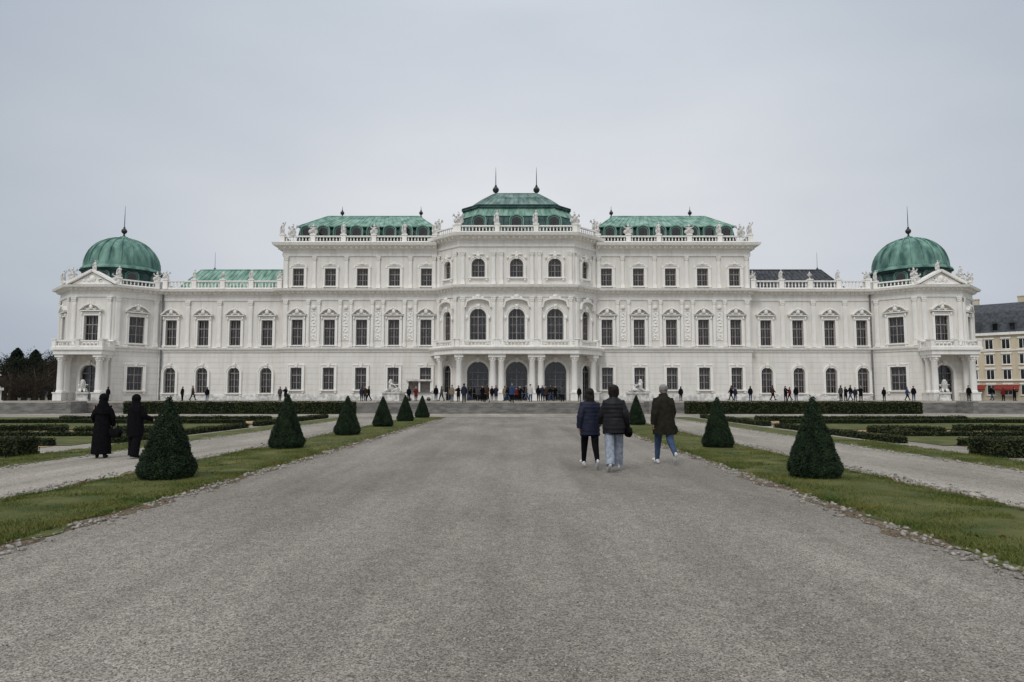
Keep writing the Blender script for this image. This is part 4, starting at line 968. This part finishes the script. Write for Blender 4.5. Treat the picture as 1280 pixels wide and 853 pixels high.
for c_ in range(4):
    mb = MB(); x = -13+c_*5.4; mb.add([(x,-.05,3.6),(x+4,-.05,3.6),(x+4,-1.8,2.8),(x,-1.8,2.8),(x,-1.8,2.5),(x+4,-1.8,2.5)], [(0,1,2,3),(3,2,5,4)]); mb.build('awning', M_awn, H, smooth=False)

# ------------------------------------------------------------------ camera, light, world
cam = bpy.data.objects.new('camera', bpy.data.cameras.new('camera')); col.objects.link(cam)
cam.location = (0, 0, EYE); cam.rotation_euler = (R(90)+PITCH, 0, 0); cam.data.lens = 24.0*F/853.33; cam.data.sensor_width = 36; cam.data.clip_end = 8000; cam.data.clip_start = .05
sc.camera = cam
sun = bpy.data.objects.new('sun', bpy.data.lights.new('sun', 'SUN')); col.objects.link(sun)
sun.data.energy = 1.3; sun.data.angle = R(22); sun.data.color = (1, .975, .94); sun.rotation_euler = (R(42), 0, R(-24))
w = bpy.data.worlds.new('World'); sc.world = w; w.use_nodes = True; nt = w.node_tree; N = nt.nodes; L = nt.links
bgd = N['Background']; bgd.inputs['Strength'].default_value = 1.0
sky = N.new('ShaderNodeTexSky'); sky.sky_type = 'NISHITA'; sky.sun_disc = False; sky.sun_elevation = R(48); sky.sun_rotation = R(180+24); sky.dust_density = 3
sk = N.new('ShaderNodeMix'); sk.data_type = 'RGBA'; sk.blend_type = 'MULTIPLY'; sk.inputs['Factor'].default_value = 1; L.new(sky.outputs[0], sk.inputs[6]); sk.inputs[7].default_value = (.05, .05, .05, 1)
tc = N.new('ShaderNodeTexCoord'); sp = N.new('ShaderNodeSeparateXYZ'); L.new(tc.outputs['Generated'], sp.inputs[0])
rp = N.new('ShaderNodeValToRGB'); e = rp.color_ramp.elements
e[0].position = 0; e[0].color = (.55, .59, .655, 1); e[1].position = 1; e[1].color = (1.2, 1.23, 1.28, 1)
x = e.new(.12); x.color = (.665, .695, .745, 1); x = e.new(.28); x.color = (.70, .725, .765, 1); x = e.new(.5); x.color = (.60, .65, .72, 1)
L.new(sp.outputs['Z'], rp.inputs['Fac'])
mp = N.new('ShaderNodeMapping'); mp.inputs['Scale'].default_value = (1, 1, 2.4); L.new(tc.outputs['Generated'], mp.inputs[0])
nz = N.new('ShaderNodeTexNoise'); nz.inputs['Scale'].default_value = 2.2; nz.inputs['Detail'].default_value = 5; nz.inputs['Roughness'].default_value = .5; L.new(mp.outputs[0], nz.inputs['Vector'])
r2 = N.new('ShaderNodeValToRGB'); e = r2.color_ramp.elements; e[0].position = .3; e[0].color = (.89, .91, .935, 1); e[1].position = .7; e[1].color = (1.05, 1.045, 1.04, 1); L.new(nz.outputs['Fac'], r2.inputs['Fac'])
ml = N.new('ShaderNodeMix'); ml.data_type = 'RGBA'; ml.blend_type = 'MULTIPLY'; ml.inputs['Factor'].default_value = 1; L.new(rp.outputs[0], ml.inputs[6]); L.new(r2.outputs[0], ml.inputs[7])
# thinner, brighter cloud in the sky behind the palace
dt = N.new('ShaderNodeVectorMath'); dt.operation = 'DOT_PRODUCT'; L.new(tc.outputs['Generated'], dt.inputs[0]); dt.inputs[1].default_value = (.05, .96, .27)
r3 = N.new('ShaderNodeValToRGB'); e = r3.color_ramp.elements; e[0].position = .76; e[0].color = (.74, .775, .81, 1); e[1].position = 1.0; e[1].color = (1.09, 1.075, 1.06, 1); L.new(dt.outputs['Value'], r3.inputs['Fac'])
up = N.new('ShaderNodeMapRange'); up.inputs['From Min'].default_value = .55; up.inputs['From Max'].default_value = .75; L.new(sp.outputs['Z'], up.inputs['Value'])
fw = N.new('ShaderNodeMapRange'); fw.inputs['From Min'].default_value = 0; fw.inputs['From Max'].default_value = .4; L.new(sp.outputs['Y'], fw.inputs['Value'])
om = N.new('ShaderNodeMath'); om.operation = 'SUBTRACT'; om.inputs[0].default_value = 1; L.new(up.outputs[0], om.inputs[1])
fm = N.new('ShaderNodeMath'); fm.operation = 'MULTIPLY'; L.new(om.outputs[0], fm.inputs[0]); L.new(fw.outputs[0], fm.inputs[1])
m3 = N.new('ShaderNodeMix'); m3.data_type = 'RGBA'; m3.blend_type = 'MULTIPLY'; L.new(fm.outputs[0], m3.inputs['Factor']); L.new(ml.outputs[2], m3.inputs[6]); L.new(r3.outputs[0], m3.inputs[7])
mx = N.new('ShaderNodeMix'); mx.data_type = 'RGBA'; mx.inputs['Factor'].default_value = .94; L.new(sk.outputs[2], mx.inputs[6]); L.new(m3.outputs[2], mx.inputs[7])
L.new(mx.outputs[2], bgd.inputs['Color'])
sc.view_settings.view_transform = 'Standard'; sc.view_settings.look = 'None'; sc.view_settings.exposure = 0
